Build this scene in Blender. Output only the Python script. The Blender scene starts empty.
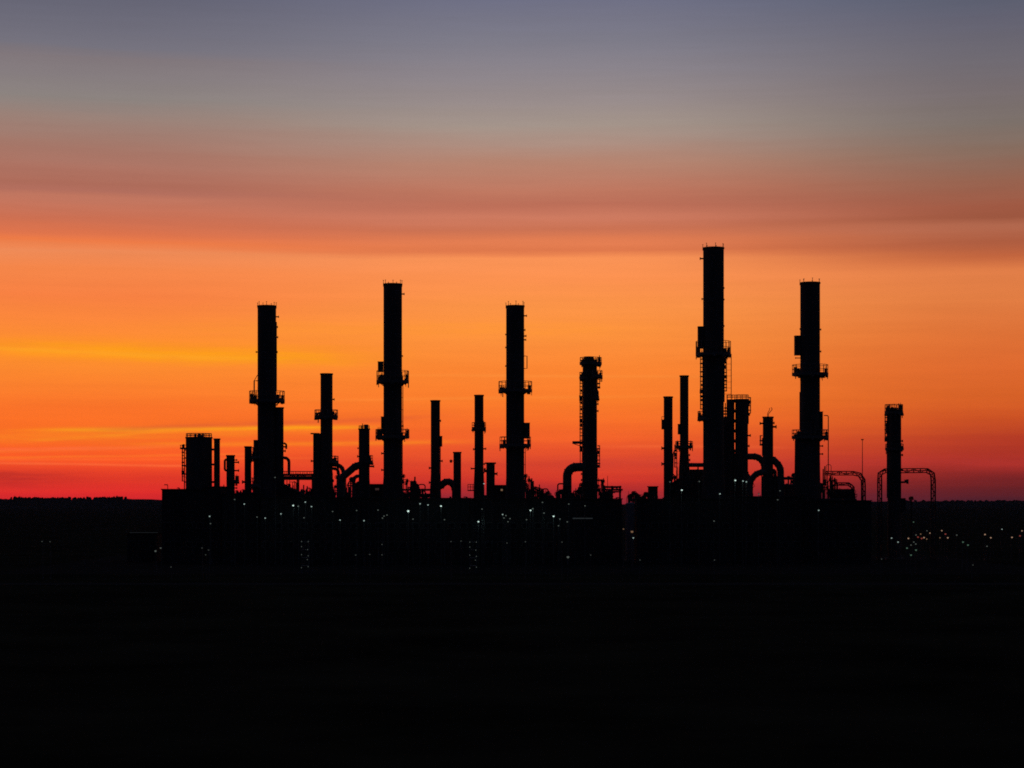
import bpy, bmesh, math, random
from mathutils import Vector, Matrix

rnd = random.Random(7)
PI = math.pi
scene = bpy.context.scene
COL = scene.collection

# ------------------------------------------------------------------ camera figures
F = 2000.0          # focal length in pixels (long lens)
HC = 12.2           # height of the viewpoint above the plant yard (m)
YH = 499.5          # picture row of the true horizon


def wx(x, Y):
    return (x - 512.0) / F * Y


def wz(y, Y):
    return HC + (YH - y) / F * Y


def lin(c):
    out = []
    for v in c:
        v = v / 255.0
        out.append(v / 12.92 if v <= 0.04045 else ((v + 0.055) / 1.055) ** 2.4)
    return (out[0], out[1], out[2], 1.0)


# ------------------------------------------------------------------ materials
def material(name, base, rough=0.75, spec=0.25, metal=0.0, var=0.35, scale=1.2, streak=True, bump=0.15):
    m = bpy.data.materials.new(name)
    m.use_nodes = True
    nt = m.node_tree
    b = nt.nodes['Principled BSDF']
    tc = nt.nodes.new('ShaderNodeTexCoord')
    mp = nt.nodes.new('ShaderNodeMapping')
    mp.inputs['Scale'].default_value = (scale, scale, scale * (0.18 if streak else 1.0))
    n = nt.nodes.new('ShaderNodeTexNoise')
    n.inputs['Scale'].default_value = 1.0
    n.inputs['Detail'].default_value = 6
    n.inputs['Roughness'].default_value = 0.62
    r = nt.nodes.new('ShaderNodeValToRGB')
    lo = [v * (1 - var) for v in base]
    hi = [min(1, v * (1 + var)) for v in base]
    r.color_ramp.elements[0].position = 0.3
    r.color_ramp.elements[0].color = (*lo, 1)
    r.color_ramp.elements[1].position = 0.7
    r.color_ramp.elements[1].color = (*hi, 1)
    nt.links.new(tc.outputs['Object'], mp.inputs['Vector'])
    nt.links.new(mp.outputs['Vector'], n.inputs['Vector'])
    nt.links.new(n.outputs['Fac'], r.inputs['Fac'])
    nt.links.new(r.outputs['Color'], b.inputs['Base Color'])
    if bump:
        bp = nt.nodes.new('ShaderNodeBump')
        bp.inputs['Strength'].default_value = bump
        bp.inputs['Distance'].default_value = 0.05
        nt.links.new(n.outputs['Fac'], bp.inputs['Height'])
        nt.links.new(bp.outputs['Normal'], b.inputs['Normal'])
    b.inputs['Roughness'].default_value = rough
    b.inputs['Specular IOR Level'].default_value = spec
    b.inputs['Metallic'].default_value = metal
    return m


def glow(name, col, strength):
    m = bpy.data.materials.new(name)
    m.use_nodes = True
    nt = m.node_tree
    b = nt.nodes['Principled BSDF']
    b.inputs['Base Color'].default_value = (0.6, 0.6, 0.58, 1)
    b.inputs['Emission Color'].default_value = col
    b.inputs['Emission Strength'].default_value = strength
    return m


M = {
    'shell': material('weathered_steel_shell', (0.13, 0.13, 0.135), 0.9, 0.05, var=0.3, scale=0.5),
    'steel': material('dark_painted_steel', (0.10, 0.10, 0.105), 0.8, 0.15),
    'galv': material('galvanised_steel', (0.22, 0.225, 0.23), 0.75, 0.2, var=0.2),
    'pipe': material('insulated_pipe_cladding', (0.18, 0.18, 0.18), 0.8, 0.15, var=0.25),
    'wall': material('profiled_wall_cladding', (0.085, 0.085, 0.085), 0.9, 0.02, var=0.2),
    'roof': material('dark_roof_sheet', (0.07, 0.07, 0.075), 0.95, 0.0, var=0.3),
    'concrete': material('stained_concrete', (0.24, 0.235, 0.22), 0.95, 0.05, streak=False, var=0.25),
    'white': material('white_painted_steel', (0.34, 0.35, 0.38), 0.95, 0.0, var=0.1),
    'glass': material('dark_window_glass', (0.03, 0.035, 0.04), 0.25, 0.4, var=0.1, bump=0),
    'leaf': material('tree_leaves', (0.045, 0.06, 0.03), 0.95, 0.0, streak=False, var=0.4, bump=0),
    'bark': material('tree_bark', (0.07, 0.055, 0.04), 0.95, 0.0, var=0.3),
    'ground': material('rough_dark_grassland', (0.026, 0.027, 0.018), 1.0, 0.0, scale=0.05, streak=False, var=0.55, bump=0),
    'yard': material('cinder_yard', (0.036, 0.035, 0.032), 1.0, 0.0, scale=0.4, streak=False, var=0.35, bump=0),
    'asphalt': material('asphalt_road', (0.045, 0.045, 0.046), 1.0, 0.0, scale=0.7, streak=False, var=0.25, bump=0),
    'hill': material('dark_wooded_hill', (0.03, 0.035, 0.03), 1.0, 0.0, scale=0.01, streak=False, var=0.4, bump=0),
    'lamp_bright': glow('bright_white_lamp_glass', (0.78, 1.0, 0.90, 1), 0.72),
    'lamp_white': glow('white_lamp_glass', (0.75, 1.0, 0.92, 1), 0.36),
    'lamp_dim': glow('dim_lamp_glass', (0.62, 0.74, 0.64, 1), 0.11),
    'lamp_faint': glow('faint_lamp_glass', (0.62, 0.72, 0.62, 1), 0.06),
    'lamp_amber': glow('amber_lamp_glass', (1.0, 0.60, 0.38, 1), 0.36),
    'lamp_amber_dim': glow('dim_amber_lamp_glass', (1.0, 0.55, 0.28, 1), 0.17),
    'lamp_red': glow('red_lamp_glass', (1.0, 0.16, 0.12, 1), 0.2),
    'lamp_green': glow('greenish_lamp_glass', (0.45, 0.9, 0.6, 1), 0.12),
    'lit_pane': glow('lit_window_pane', (1.0, 0.50, 0.42, 1), 0.03),
    'strip': glow('tube_and_eaves_glow', (0.75, 0.85, 0.82, 1), 0.02),  # gallery tube light; also an added glow on the warehouse eaves
}


# ------------------------------------------------------------------ mesh builder
def frame_for(d):
    d = d.normalized()
    up = Vector((0, 0, 1)) if abs(d.z) < 0.9 else Vector((1, 0, 0))
    u = d.cross(up).normalized()
    v = d.cross(u).normalized()
    return u, v


def arc_pts(cx, cy, z, R, a0, a1, n):
    return [Vector((cx + R * math.cos(math.radians(a0 + (a1 - a0) * i / n)),
                    cy + R * math.sin(math.radians(a0 + (a1 - a0) * i / n)), z)) for i in range(n + 1)]


def fillet(pts, R, n=7):
    pts = [Vector(p) for p in pts]
    out = [pts[0]]
    for i in range(1, len(pts) - 1):
        p, a, b = pts[i], pts[i - 1], pts[i + 1]
        da, db = (a - p).normalized(), (b - p).normalized()
        ang = da.angle(db)
        if ang > 3.1:
            out.append(p)
            continue
        t = min(R / math.tan(ang / 2), (a - p).length * 0.499, (b - p).length * 0.499)
        rr = t * math.tan(ang / 2)
        c = p + (da + db).normalized() * (rr / math.sin(ang / 2))
        v0, v1 = (p + da * t) - c, (p + db * t) - c
        tot = v0.angle(v1)
        for k in range(n + 1):
            f = k / n
            out.append(c + (v0 * math.sin((1 - f) * tot) + v1 * math.sin(f * tot)) / max(math.sin(tot), 1e-6))
    out.append(pts[-1])
    return out


class MB:
    def __init__(self):
        self.bm = bmesh.new()

    def box(self, c, size, rz=0.0):
        hx, hy, hz = size[0] / 2, size[1] / 2, size[2] / 2
        cr, sr = math.cos(rz), math.sin(rz)
        vs = []
        for dz in (-hz, hz):
            for dx, dy in ((-hx, -hy), (hx, -hy), (hx, hy), (-hx, hy)):
                vs.append(self.bm.verts.new((c[0] + dx * cr - dy * sr, c[1] + dx * sr + dy * cr, c[2] + dz)))
        for f in ((3, 2, 1, 0), (4, 5, 6, 7), (0, 1, 5, 4), (1, 2, 6, 5), (2, 3, 7, 6), (3, 0, 4, 7)):
            self.bm.faces.new([vs[i] for i in f])
        return self

    def span(self, a, b):
        return self.box([(a[i] + b[i]) / 2 for i in range(3)], [abs(b[i] - a[i]) for i in range(3)])

    def tube(self, pts, r, seg=8, closed=False, r1=None):
        pts = [Vector(p) for p in pts]
        n = len(pts)
        rings = []
        u = None
        for i, p in enumerate(pts):
            if closed:
                d = pts[(i + 1) % n] - pts[i - 1]
            else:
                d = pts[min(i + 1, n - 1)] - pts[max(i - 1, 0)]
            d.normalize()
            if u is None:
                u, _ = frame_for(d)
            u = (u - d * u.dot(d)).normalized()
            v = d.cross(u)
            rr = r if r1 is None else r + (r1 - r) * i / max(1, n - 1)
            rings.append([self.bm.verts.new(p + (u * math.cos(2 * PI * k / seg) + v * math.sin(2 * PI * k / seg)) * rr)
                          for k in range(seg)])
        for i in range(n if closed else n - 1):
            a, b = rings[i], rings[(i + 1) % n]
            for k in range(seg):
                self.bm.faces.new((a[k], a[(k + 1) % seg], b[(k + 1) % seg], b[k]))
        if not closed:
            self.bm.faces.new(rings[0][::-1])
            self.bm.faces.new(rings[-1])
        return self

    def bar(self, a, b, r, seg=6):
        return self.tube([a, b], r, seg)

    def lathe(self, prof, seg=28, cx=0.0, cy=0.0):
        rings = []
        for r, z in prof:
            rings.append([self.bm.verts.new((cx + r * math.cos(2 * PI * k / seg), cy + r * math.sin(2 * PI * k / seg), z))
                          for k in range(seg)])
        for a, b in zip(rings, rings[1:]):
            for k in range(seg):
                self.bm.faces.new((a[k], a[(k + 1) % seg], b[(k + 1) % seg], b[k]))
        self.bm.faces.new(rings[0][::-1])
        self.bm.faces.new(rings[-1])
        return self

    def sector(self, z0, z1, ri, ro, a0=0.0, a1=360.0, n=24, cx=0.0, cy=0.0):
        full = abs(a1 - a0) > 359.9
        cnt = n if full else n + 1
        q = []
        for i in range(cnt):
            a = math.radians(a0 + (a1 - a0) * i / n)
            c, s = math.cos(a), math.sin(a)
            q.append([self.bm.verts.new((cx + r * c, cy + r * s, z)) for r, z in ((ri, z0), (ro, z0), (ro, z1), (ri, z1))])
        for i in range(n):
            a, b = q[i], q[(i + 1) % cnt]
            for k in range(4):
                self.bm.faces.new((a[k], b[k], b[(k + 1) % 4], a[(k + 1) % 4]))
        if not full:
            self.bm.faces.new(q[0])
            self.bm.faces.new(q[-1][::-1])
        return self

    def prism(self, poly, y0, y1):
        """polygon in the xz plane, swept in depth"""
        a = [self.bm.verts.new((x, y0, z)) for x, z in poly]
        b = [self.bm.verts.new((x, y1, z)) for x, z in poly]
        n = len(poly)
        self.bm.faces.new(a)
        self.bm.faces.new(b[::-1])
        for i in range(n):
            self.bm.faces.new((a[i], b[i], b[(i + 1) % n], a[(i + 1) % n]))
        return self

    def mesh(self, name, mat, smooth=False):
        bmesh.ops.recalc_face_normals(self.bm, faces=self.bm.faces)
        me = bpy.data.meshes.new(name)
        self.bm.to_mesh(me)
        self.bm.free()
        me.materials.append(mat)
        if smooth:
            for p in me.polygons:
                p.use_smooth = True
            try:
                me.set_sharp_from_angle(angle=math.radians(40))
            except Exception:
                pass
        return me

    def build(self, name, mat, parent=None, smooth=False):
        o = bpy.data.objects.new(name, self.mesh(name, mat, smooth))
        COL.objects.link(o)
        if parent is not None:
            o.parent = parent
        return o


def tag(o, label=None, cat=None, group=None, kind=None):
    if label: o['label'] = label
    if cat: o['category'] = cat
    if group: o['group'] = group
    if kind: o['kind'] = kind
    return o


class Thing:
    """An Empty standing on the yard; lx/lz turn measured positions into its own metres."""

    def __init__(self, name, label, cat, x, Y, group=None, z=0.008):
        self.x, self.Y, self.s, self.z0 = x, Y, Y / F, z
        o = bpy.data.objects.new(name, None)
        o.empty_display_size = 0.5
        COL.objects.link(o)
        o.location = (wx(x, Y), Y, z)
        self.o = tag(o, label, cat, group)

    def lx(self, x):
        return (x - self.x) * self.s

    def lz(self, y):
        return wz(y, self.Y) - self.z0

    def px(self, n):
        return n * self.s


# ------------------------------------------------------------------ plant parts
def railing(mb, cx, cy, z, R, h, a0, a1, full):
    n = max(4, int(abs(math.radians(a1 - a0)) * R / 1.0))
    for f in (1.0, 0.52):
        p = arc_pts(cx, cy, z + h * f, R, a0, a1, max(n, 10))
        if full:
            mb.tube(p[:-1], 0.055, 5, closed=True)
        else:
            mb.tube(p, 0.055, 5)
    for p in arc_pts(cx, cy, z, R, a0, a1, n)[:(n if full else n + 1)]:
        mb.bar(p, p + Vector((0, 0, h)), 0.055, 5)


def platform(t, ri, xl, xr, y_rail, y_floor, y_under, a0=0.0, a1=360.0, clutter=2):
    """ring gallery round a column: floor with gussets, guard rail on it, floodlights clamped to the rail"""
    full = abs(a1 - a0) > 359.9
    R = t.px(xr - xl) / 2
    cx = t.lx((xl + xr) / 2) if not full else 0.0
    if full:
        cx = max(-0.35, min(0.35, t.lx((xl + xr) / 2)))
        R = max(R, ri + 0.5)
    else:
        R = max(abs(t.lx(xl)), abs(t.lx(xr)))
    zf, zr, zu = t.lz(y_floor), t.lz(y_rail), t.lz(y_under)
    mb = MB()
    inner = max(0.2, ri - 0.4)
    mb.sector(zf - 0.34, zf, inner, R, a0, a1, 28, cx=cx)
    mb.sector(zf + 0.0, zf + 0.2, R - 0.05, R + 0.01, a0, a1, 28, cx=cx)
    ng = max(3, int(abs(a1 - a0) / 30))
    for i in range(ng if full else ng + 1):
        a = math.radians(a0 + (a1 - a0) * i / ng)
        d = Vector((math.cos(a), math.sin(a), 0))
        pin = d * (ri - 0.05)
        pout = d * (R - 0.12) + Vector((cx, 0, 0))
        mb.bar(pin + Vector((0, 0, zf - 0.3)), pout + Vector((0, 0, zf - 0.3)), 0.12, 5)
        mb.bar(pin + Vector((0, 0, zu)), pin * .45 + pout * .55 + Vector((0, 0, zf - 0.3)), 0.085, 5)
        if rnd.random() < .75:
            q = pin * .25 + pout * .75 if rnd.random() < .5 else pout
            mb.bar(q + Vector((0, 0, zf - .1)), q + Vector((0, 0, zf - rnd.uniform(.5, 1.25))), rnd.uniform(.05, .11), 5)
        if rnd.random() < .5:
            mb.box(pout * .9 + pin * .1 + Vector((0, 0, zf - .45)), (.5, .5, rnd.uniform(.3, .5)), a)
    p = mb.build('platform', M['galv'], t.o)
    rb = MB()
    railing(rb, cx, 0, zf, R - 0.07, zr - zf, a0, a1, full)
    rb.build('railing', M['galv'], p)
    for i in range(clutter):
        a = math.radians(a0 + (a1 - a0) * ((i + 0.5 * (i % 2)) / max(1, clutter) if full else (i + 0.5) / clutter))
        c = Vector((cx + (R - 0.45) * math.cos(a), (R - 0.45) * math.sin(a), zf))
        fb = MB()
        hh = rnd.uniform(0.4, 1.5)
        fb.box((c.x, c.y, zf + hh / 2 + 0.002), (0.5, 0.4, hh), a)
        fb.bar((c.x, c.y, zf + hh), (c.x, c.y, zf + hh + rnd.uniform(0.2, 0.5)), 0.05, 5)
        fb.build('instrument_box', M['steel'], p)
    return p


def ladder(t, lx, y_top, y_bot, side, cage=True, toward=0.0):
    zt, zb = t.lz(y_top), t.lz(y_bot)
    mb = MB()
    x0 = lx + side * 0.08
    for dy in (-0.26, 0.26):
        mb.bar((x0, toward + dy, zb), (x0, toward + dy, zt), 0.065, 5)
    z = zb + 0.2
    while z < zt:
        mb.bar((x0, toward - 0.26, z), (x0, toward + 0.26, z), 0.03, 4)
        z += 0.42
    z = zb + 0.6
    while z < zt:
        mb.bar((lx - side * 0.25, toward, z), (x0, toward, z), 0.05, 4)
        z += 2.4
    o = mb.build('ladder', M['galv'], t.o)
    if cage:
        cb = MB()
        z = zb + 2.2
        rc = 0.38
        k = 0
        while z < zt + 0.6:
            a = [(x0 + side * (0.02 + rc * 1.25 * math.sin(PI * i / 8)), toward + rc * math.cos(PI * i / 8), z) for i in range(9)]
            cb.tube(a, rnd.choice((0.07, 0.09, 0.14)), 4)
            if rnd.random() < .3:
                w = rnd.uniform(.25, .6)
                cb.box((x0 + side * w * .5, toward + .2, z + rnd.uniform(-.3, .3)), (w, .4, rnd.uniform(.3, .9)))
            z += rnd.uniform(.6, 1.0)
            k += 1
        for i in (2, 4, 6):
            xx = x0 + side * (0.02 + rc * 1.25 * math.sin(PI * i / 8))
            yy = toward + rc * math.cos(PI * i / 8)
            cb.bar((xx, yy, zb + 2.2), (xx, yy, zt + 0.5), 0.04, 4)
        cb.build('safety_cage', M['galv'], o)
    return o


def nozzle(t, lx, y, side, length, r=0.22, up=0.0):
    z = t.lz(y)
    mb = MB()
    mb.bar((lx - side * 0.3, 0, z), (lx + side * length, 0, z), r * 0.7, 8)
    mb.tube([(lx + side * (length - 0.13), 0, z), (lx + side * length, 0, z)], r * 1.35, 10)
    if up:
        mb.bar((lx + side * (length - 0.2), 0, z), (lx + side * (length - 0.2), 0, z + up), r * 0.5, 6)
    return mb.build('nozzle', M['steel'], t.o)


def side_box(t, xl, xr, yt, yb, y=0.0, depth=1.3, name='equipment_box'):
    mb = MB()
    x0, x1, z1, z0 = t.lx(xl), t.lx(xr), t.lz(yt), t.lz(yb)
    mb.span((x0, y - depth / 2, z0), (x1, y + depth / 2, z1))
    mb.span((x0 - 0.06, y - depth / 2 - 0.06, z1), (x1 + 0.06, y + depth / 2 + 0.06, z1 + 0.08))
    mb.bar((x0 + 0.2, y - depth / 2 - 0.08, z0 + 0.2), (x0 + 0.2, y - depth / 2 - 0.08, z1 - 0.2), 0.05, 5)
    return mb.build(name, M['steel'], t.o)


def shell(t, prof, name='shell', mat='shell', wall=0.16, cx=0.0, cy=0.0, seams=True, seg=32):
    """open-topped tube from a list of (radius, z), with raised seam rings"""
    P = []
    for (r0, z0), (r1, z1) in zip(prof, prof[1:]):
        n = max(1, int((z1 - z0) / 5.0)) if seams else 1
        for i in range(n):
            z = z0 + (z1 - z0) * i / n
            r = r0 + (r1 - r0) * i / n
            P.append((r, z))
            if seams and 0 < i:
                P += [(r + 0.02, z + 0.01), (r + 0.02, z + 0.13), (r, z + 0.14)]
    r, z = prof[-1]
    P += [(r, z), (r - wall, z), (r - wall, z - 2.5)]
    return MB().lathe(P, seg, cx, cy).build(name, M[mat], t.o, smooth=True)


def rim(t, r, y_top, h=0.28, cx=0.0):
    z = t.lz(y_top)
    return MB().sector(z - h, z + 0.03, r - 0.02, r + 0.1, cx=cx, n=32).build('rim', M['steel'], t.o)


def rods(t, r, y_top, h, n=7):
    z = t.lz(y_top)
    for i in range(n):
        a = 2 * PI * (i + 0.35) / n
        mb = MB()
        hh = h * rnd.uniform(0.75, 1.1)
        x, y = (r + 0.05) * math.cos(a), (r + 0.05) * math.sin(a)
        mb.tube([(x, y, z - 0.5), (x, y, z + hh)], 0.075, 5, r1=0.04)
        mb.box((x, y, z + hh), (0.22, 0.12, 0.1))
        mb.build('lightning_rod', M['steel'], t.o)


def duct(t, pts, r, R, name='duct', mat='pipe', flanges=True, seg=14):
    """round duct through measured points (x, y, depth offset) with bends of radius R"""
    P = [Vector((t.lx(p[0]), p[2] if len(p) > 2 else 0.0, t.lz(p[1]))) for p in pts]
    path = fillet(P, R, 9)
    mb = MB().tube(path, r, seg)
    if flanges:
        for i in range(2, len(path) - 1, 5):
            d = (path[i + 1] - path[i - 1]).normalized()
            mb.tube([path[i] - d * 0.09, path[i] + d * 0.09], r * 1.14, seg)
    return mb.build(name, M[mat], t.o, smooth=True)


def feet(t, r, z=0.35):
    return MB().lathe([(r + 0.45, 0.0), (r + 0.45, z), (r + 0.3, z + 0.08)], 28).build('foundation', M['concrete'], t.o)


def column(name, label, cat, xl, xr, yt, Y, group, flare=None, seg=32, wall=0.16, mat='shell'):
    t = Thing(name, label, cat, (xl + xr) / 2, Y, group)
    r = t.px(xr - xl + 0.8) / 2
    t.r = r
    top = t.lz(yt)
    if flare:
        yf, rf = flare
        prof = [(r + t.px(rf), 0.3), (r + t.px(rf), max(1.0, t.lz(yf + 22))), (r, t.lz(yf)), (r, top)]
    else:
        prof = [(r, 0.3), (r, top)]
    shell(t, prof, wall=wall, seg=seg, mat=mat)
    feet(t, prof[0][0])
    rim(t, r, yt, 0.25)
    return t


# ------------------------------------------------------------------ the five tall stacks
TALL = 'tall chimney stacks of the plant'
SLIM = 'slim process columns of the plant'

# leftmost tall stack
t = column('chimney_stack', 'tall black stack with a lower flue joined to its side, behind the squat tower', 'chimney', 258.0, 275.7, 305.8, 400, TALL, flare=(470, 4))
A = t
rods(t, t.r, 305.8, 0.75)
platform(t, t.r, 249.2, 284.8, 391.2, 400.5, 405.5, clutter=10)
fr = MB()
xa, xb = t.lx(254.2), t.lx(258.3)
fr.tube([(xa, 0, t.lz(400)), (xa, 0, t.lz(380.8)), (xb, 0, t.lz(380.8))], 0.14, 6)
fr.bar((xa, 0, t.lz(380.8)), (t.lx(257.5), 0, t.lz(375)), 0.07, 5)
fr.build('davit_arm', M['galv'], t.o)
for y, L in ((316.8, 0.55), (327, 0.35), (337.2, 0.4), (352, .3)):
    nozzle(t, t.r, y, 1, L, 0.17)
nozzle(t, -t.r, 352, -1, 0.35, 0.15)
ladder(t, t.r, 391, 322, 1, cage=False)
fl = MB().lathe([(t.px(4.4), 0.3), (t.px(4.4), t.lz(407.4)), (t.px(4.4) - .12, t.lz(407.4)), (t.px(4.4) - .12, t.lz(410))], 24, cx=t.lx(279.2))
flo = fl.build('side_flue', M['shell'], t.o, smooth=True)
MB().sector(t.lz(407.4) - .25, t.lz(407.4) + .03, t.px(4.4) - .02, t.px(4.4) + .1, cx=t.lx(279.2)).build('rim', M['steel'], flo)
tt = MB().lathe([(t.px(2.1), 0.3), (t.px(2.1), t.lz(440)), (t.px(1.6), t.lz(440) + .02)], 16, cx=t.lx(255.6))
tt.build('riser_pipe', M['pipe'], t.o, smooth=True)
platform(t, t.r, 251.0, 282.7, 447.5, 457, 461.5, a0=120, a1=250, clutter=3)
platform(t, t.r, 250.6, 283.1, 478, 485, 489, a0=120, a1=250, clutter=2)
duct(t, [(284, 443, -.4), (286.5, 444.5, -.4), (286.5, 449, -.4)], 0.2, 0.3, flanges=False)
duct(t, [(282, 457.5, -.6), (289.3, 458.5, -.6), (289.3, 475, -.6)], 0.3, 1.2)
nozzle(t, t.lx(283.4), 446.8, 1, 0.75, 0.22)
nozzle(t, t.lx(283.4), 451, 1, 0.45, 0.2)

# second tall stack
t = column('chimney_stack', 'tall black stack with two galleries and a caged ladder down its right side', 'chimney', 383.9, 401.6, 284.0, 396, TALL, flare=(476, 1.5))
D = t
rods(t, t.r, 284.0, 0.7)
platform(t, t.r, 376.4, 409.0, 371.0, 381.5, 386, clutter=10)
platform(t, t.r, 375.4, 409.4, 429.5, 436.6, 441, clutter=10)
side_box(t, 378.0, 383.2, 362, 372, depth=1.2)
side_box(t, 381.2, 384.5, 417, 434, depth=1.4, name='cable_duct')
nozzle(t, t.r, 294, 1, 0.5, 0.18)
for y in (453.4, 470): nozzle(t, -t.r, y, -1, 0.45, 0.2)
nozzle(t, t.r, 426, 1, 0.3, 0.2)
nozzle(t, t.r, 356, 1, 0.2, 0.14)
ladder(t, t.r + 0.1, 380, 437, 1, cage=False)
ladder(t, t.r, 437, 492, 1, cage=False)

# middle tall stack
t = column('chimney_stack', 'tall black stack in mid picture with a square box beside its lower gallery', 'chimney', 506.5, 523.8, 305.8, 396, TALL, flare=(478, 1))
I = t
rods(t, t.r, 305.8, 0.75)
platform(t, t.r, 498.4, 532.2, 381.6, 390.4, 394, clutter=10)
platform(t, t.r, 499.4, 531.0, 437.0, 445, 448.5, clutter=5)
side_box(t, 523.4, 529.8, 423.2, 438.5, depth=1.6)
for y, L in ((315.8, 0.55), (336, 0.45), (339.8, 0.4), (330, .25)): nozzle(t, t.r, y, 1, L, 0.18)
for y in (334.5, 347.5, 366): nozzle(t, -t.r, y, -1, 0.18, 0.14)
fr = MB()
fr.tube([(t.r - .1, 0, t.lz(356)), (t.lx(527), 0, t.lz(356)), (t.lx(527), 0, t.lz(368.5)), (t.r - .1, 0, t.lz(368.5))], 0.1, 6)
fr.build('davit_arm', M['galv'], t.o)
ladder(t, t.r + .15, 446, 492, 1, cage=False)

# tallest stack
t = column('chimney_stack', 'tallest black stack of the plant, caged ladders on both of its sides', 'chimney', 703.5, 723.5, 247.8, 398, TALL, flare=(470, 1.6))
N = t
rods(t, t.r, 247.8, 0.7)
platform(t, t.r, 695.6, 731.0, 341.5, 354, 357.5, clutter=11)
side_box(t, 697.9, 704.6, 327, 348, depth=1.7)
nozzle(t, -t.r, 258.6, -1, 0.65, 0.22)
for y in (299,): nozzle(t, -t.r, y, -1, 0.3, 0.17)
for y in (288, 299.5, 326): nozzle(t, t.r, y, 1, 0.12, 0.14)
ladder(t, -t.r, 357, 420, -1, cage=True)
platform(t, t.r, 697.8, 729.7, 411.5, 418, 421.5, a0=120, a1=240, clutter=3)
ladder(t, t.r, 356, 402, 1, cage=True)
fr = MB()
for yy in (-.3, .3):
    fr.bar((t.lx(731.2), yy, t.lz(354)), (t.lx(731.2), yy, t.lz(399)), 0.045, 5)
for y in range(358, 399, 6):
    fr.bar((t.lx(731.2), -.3, t.lz(y)), (t.lx(731.2), .3, t.lz(y)), 0.04, 4)
    fr.bar((t.r - .1, 0, t.lz(y)), (t.lx(731.2), 0, t.lz(y)), 0.03, 4)
fr.build('cable_tray', M['galv'], t.o)
duct(t, [(688, 465, 0), (708, 465, 0)], 0.42, 0.5)

# rightmost tall stack
t = column('chimney_stack', 'tall black stack widening below its lower gallery, a hooked pipe at its right', 'chimney', 800.7, 819.5, 282.6, 396, TALL)
Q = t
bpy.data.objects.remove([c for c in t.o.children if c.name.startswith('shell')][0])
shell(t, [(t.r, 0.3), (t.r, t.lz(282.6))])
lo = t.px(12.5)
MB().lathe([(lo + t.px(1.5), 0.3), (lo + t.px(.6), t.lz(500)), (lo, t.lz(452)), (lo, t.lz(440.5)), (lo - .3, t.lz(439.5))], 32, cx=t.lx(807.4), cy=.1).build('lower_shell', M['shell'], t.o, smooth=True)
rods(t, t.r, 282.6, 0.75)
platform(t, t.r, 792.0, 828.2, 365, 374, 378, clutter=10)
platform(t, t.r, 791.8, 828.6, 430, 437, 441.5, clutter=10)
side_box(t, 794.7, 801.2, 336.2, 355.3, depth=1.7)
side_box(t, 818.6, 822.4, 412, 436, depth=1.4, name='cable_duct')
for y in (329.5, 351.5): nozzle(t, t.r, y, 1, 0.25, 0.16)
nozzle(t, -t.r, 329, -1, 0.12, 0.14)
nozzle(t, -t.r, 358, -1, 1.0, 0.12)
duct(t, [(824, 415.5, 0), (828.3, 415.5, 0), (828.3, 472, 0)], 0.09, 0.3, name='vent_pipe', flanges=False)
for y in (446, 454): nozzle(t, t.lx(821.5), y, 1, 0.3, 0.16)
ladder(t, -t.r, 392, 430, -1, cage=False)

# ------------------------------------------------------------------ squat tower and slim columns, left to right
t = column('squat_tower', 'squat wide black tower with a railed roof on the low block at far left', 'tower', 186.3, 211.6, 437.2, 402, None, wall=0.3)
rb = MB()
railing(rb, 0, 0, t.lz(437.2), t.r - 0.08, 0.72, 0, 360, True)
for i in range(9):
    a = rnd.uniform(0, 2 * PI)
    rr = rnd.uniform(0.3, 0.95) * t.r
    h = rnd.uniform(.4, .85)
    rb.box((rr * math.cos(a), rr * math.sin(a), t.lz(437.2) + h / 2 - .1), (.35, .35, h + .2))
rb.build('railing', M['galv'], t.o)
MB().sector(t.lz(437.2) - .4, t.lz(437.2) - .12, 0.05, t.r - 0.1).build('roof_deck', M['galv'], t.o)
mb = MB().span((t.lx(180.6), -.7, t.lz(449.2)), (t.lx(186.6), .7, t.lz(447.6)))
for x in (180.9, 183.6): mb.bar((t.lx(x), -.6, t.lz(448)), (t.lx(x), -.6, t.lz(445.2)), .06, 5)
mb.bar((t.lx(180.6), -.6, t.lz(445.2)), (t.lx(186.6), -.6, t.lz(445.2)), .06, 5)
mb.build('platform', M['galv'], t.o)
ladder(t, t.lx(184.8), 448, 492, -1, cage=True)
for y in (450, 458, 466, 474, 482): nozzle(t, -t.r, y, -1, 0.3, 0.16)
for y in (449.5, 464.5, 482):
    duct(t, [(210.5, y, 0), (215.8, y, 0)], 0.22, 0.4, name='link_pipe', flanges=False)

t = column('process_column', 'thin plain column linked by short pipes to the squat tower', 'column', 214.3, 219.6, 438.6, 402, SLIM, seg=20)
t = column('process_column', 'short slim column with a small curved pipe at its left shoulder', 'column', 226.8, 234.3, 455.2, 400, SLIM, seg=20)
duct(t, [(227.6, 459, 0), (224.8, 460, 0), (224.8, 470, 0), (227.4, 471, 0)], 0.22, 0.6, name='bypass_pipe', flanges=False)
for y in (462.3, 470.6): nozzle(t, t.r, y, 1, 0.85, 0.2)
platform(t, t.r, 222, 239, 476, 480.5, 483, a0=-60, a1=60, clutter=1)
for y in (460, 485, 488): nozzle(t, t.r, y, 1, 0.5, 0.16)
t = column('process_column', 'thin plain column standing just left of the leftmost tall stack', 'column', 245.0, 250.9, 446.4, 400, SLIM, seg=20)
nozzle(t, -t.r, 482, -1, 0.5, 0.3)
nozzle(t, t.r, 454, 1, 0.45, 0.2)
nozzle(t, t.r, 461, 1, 0.75, 0.24)

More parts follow.
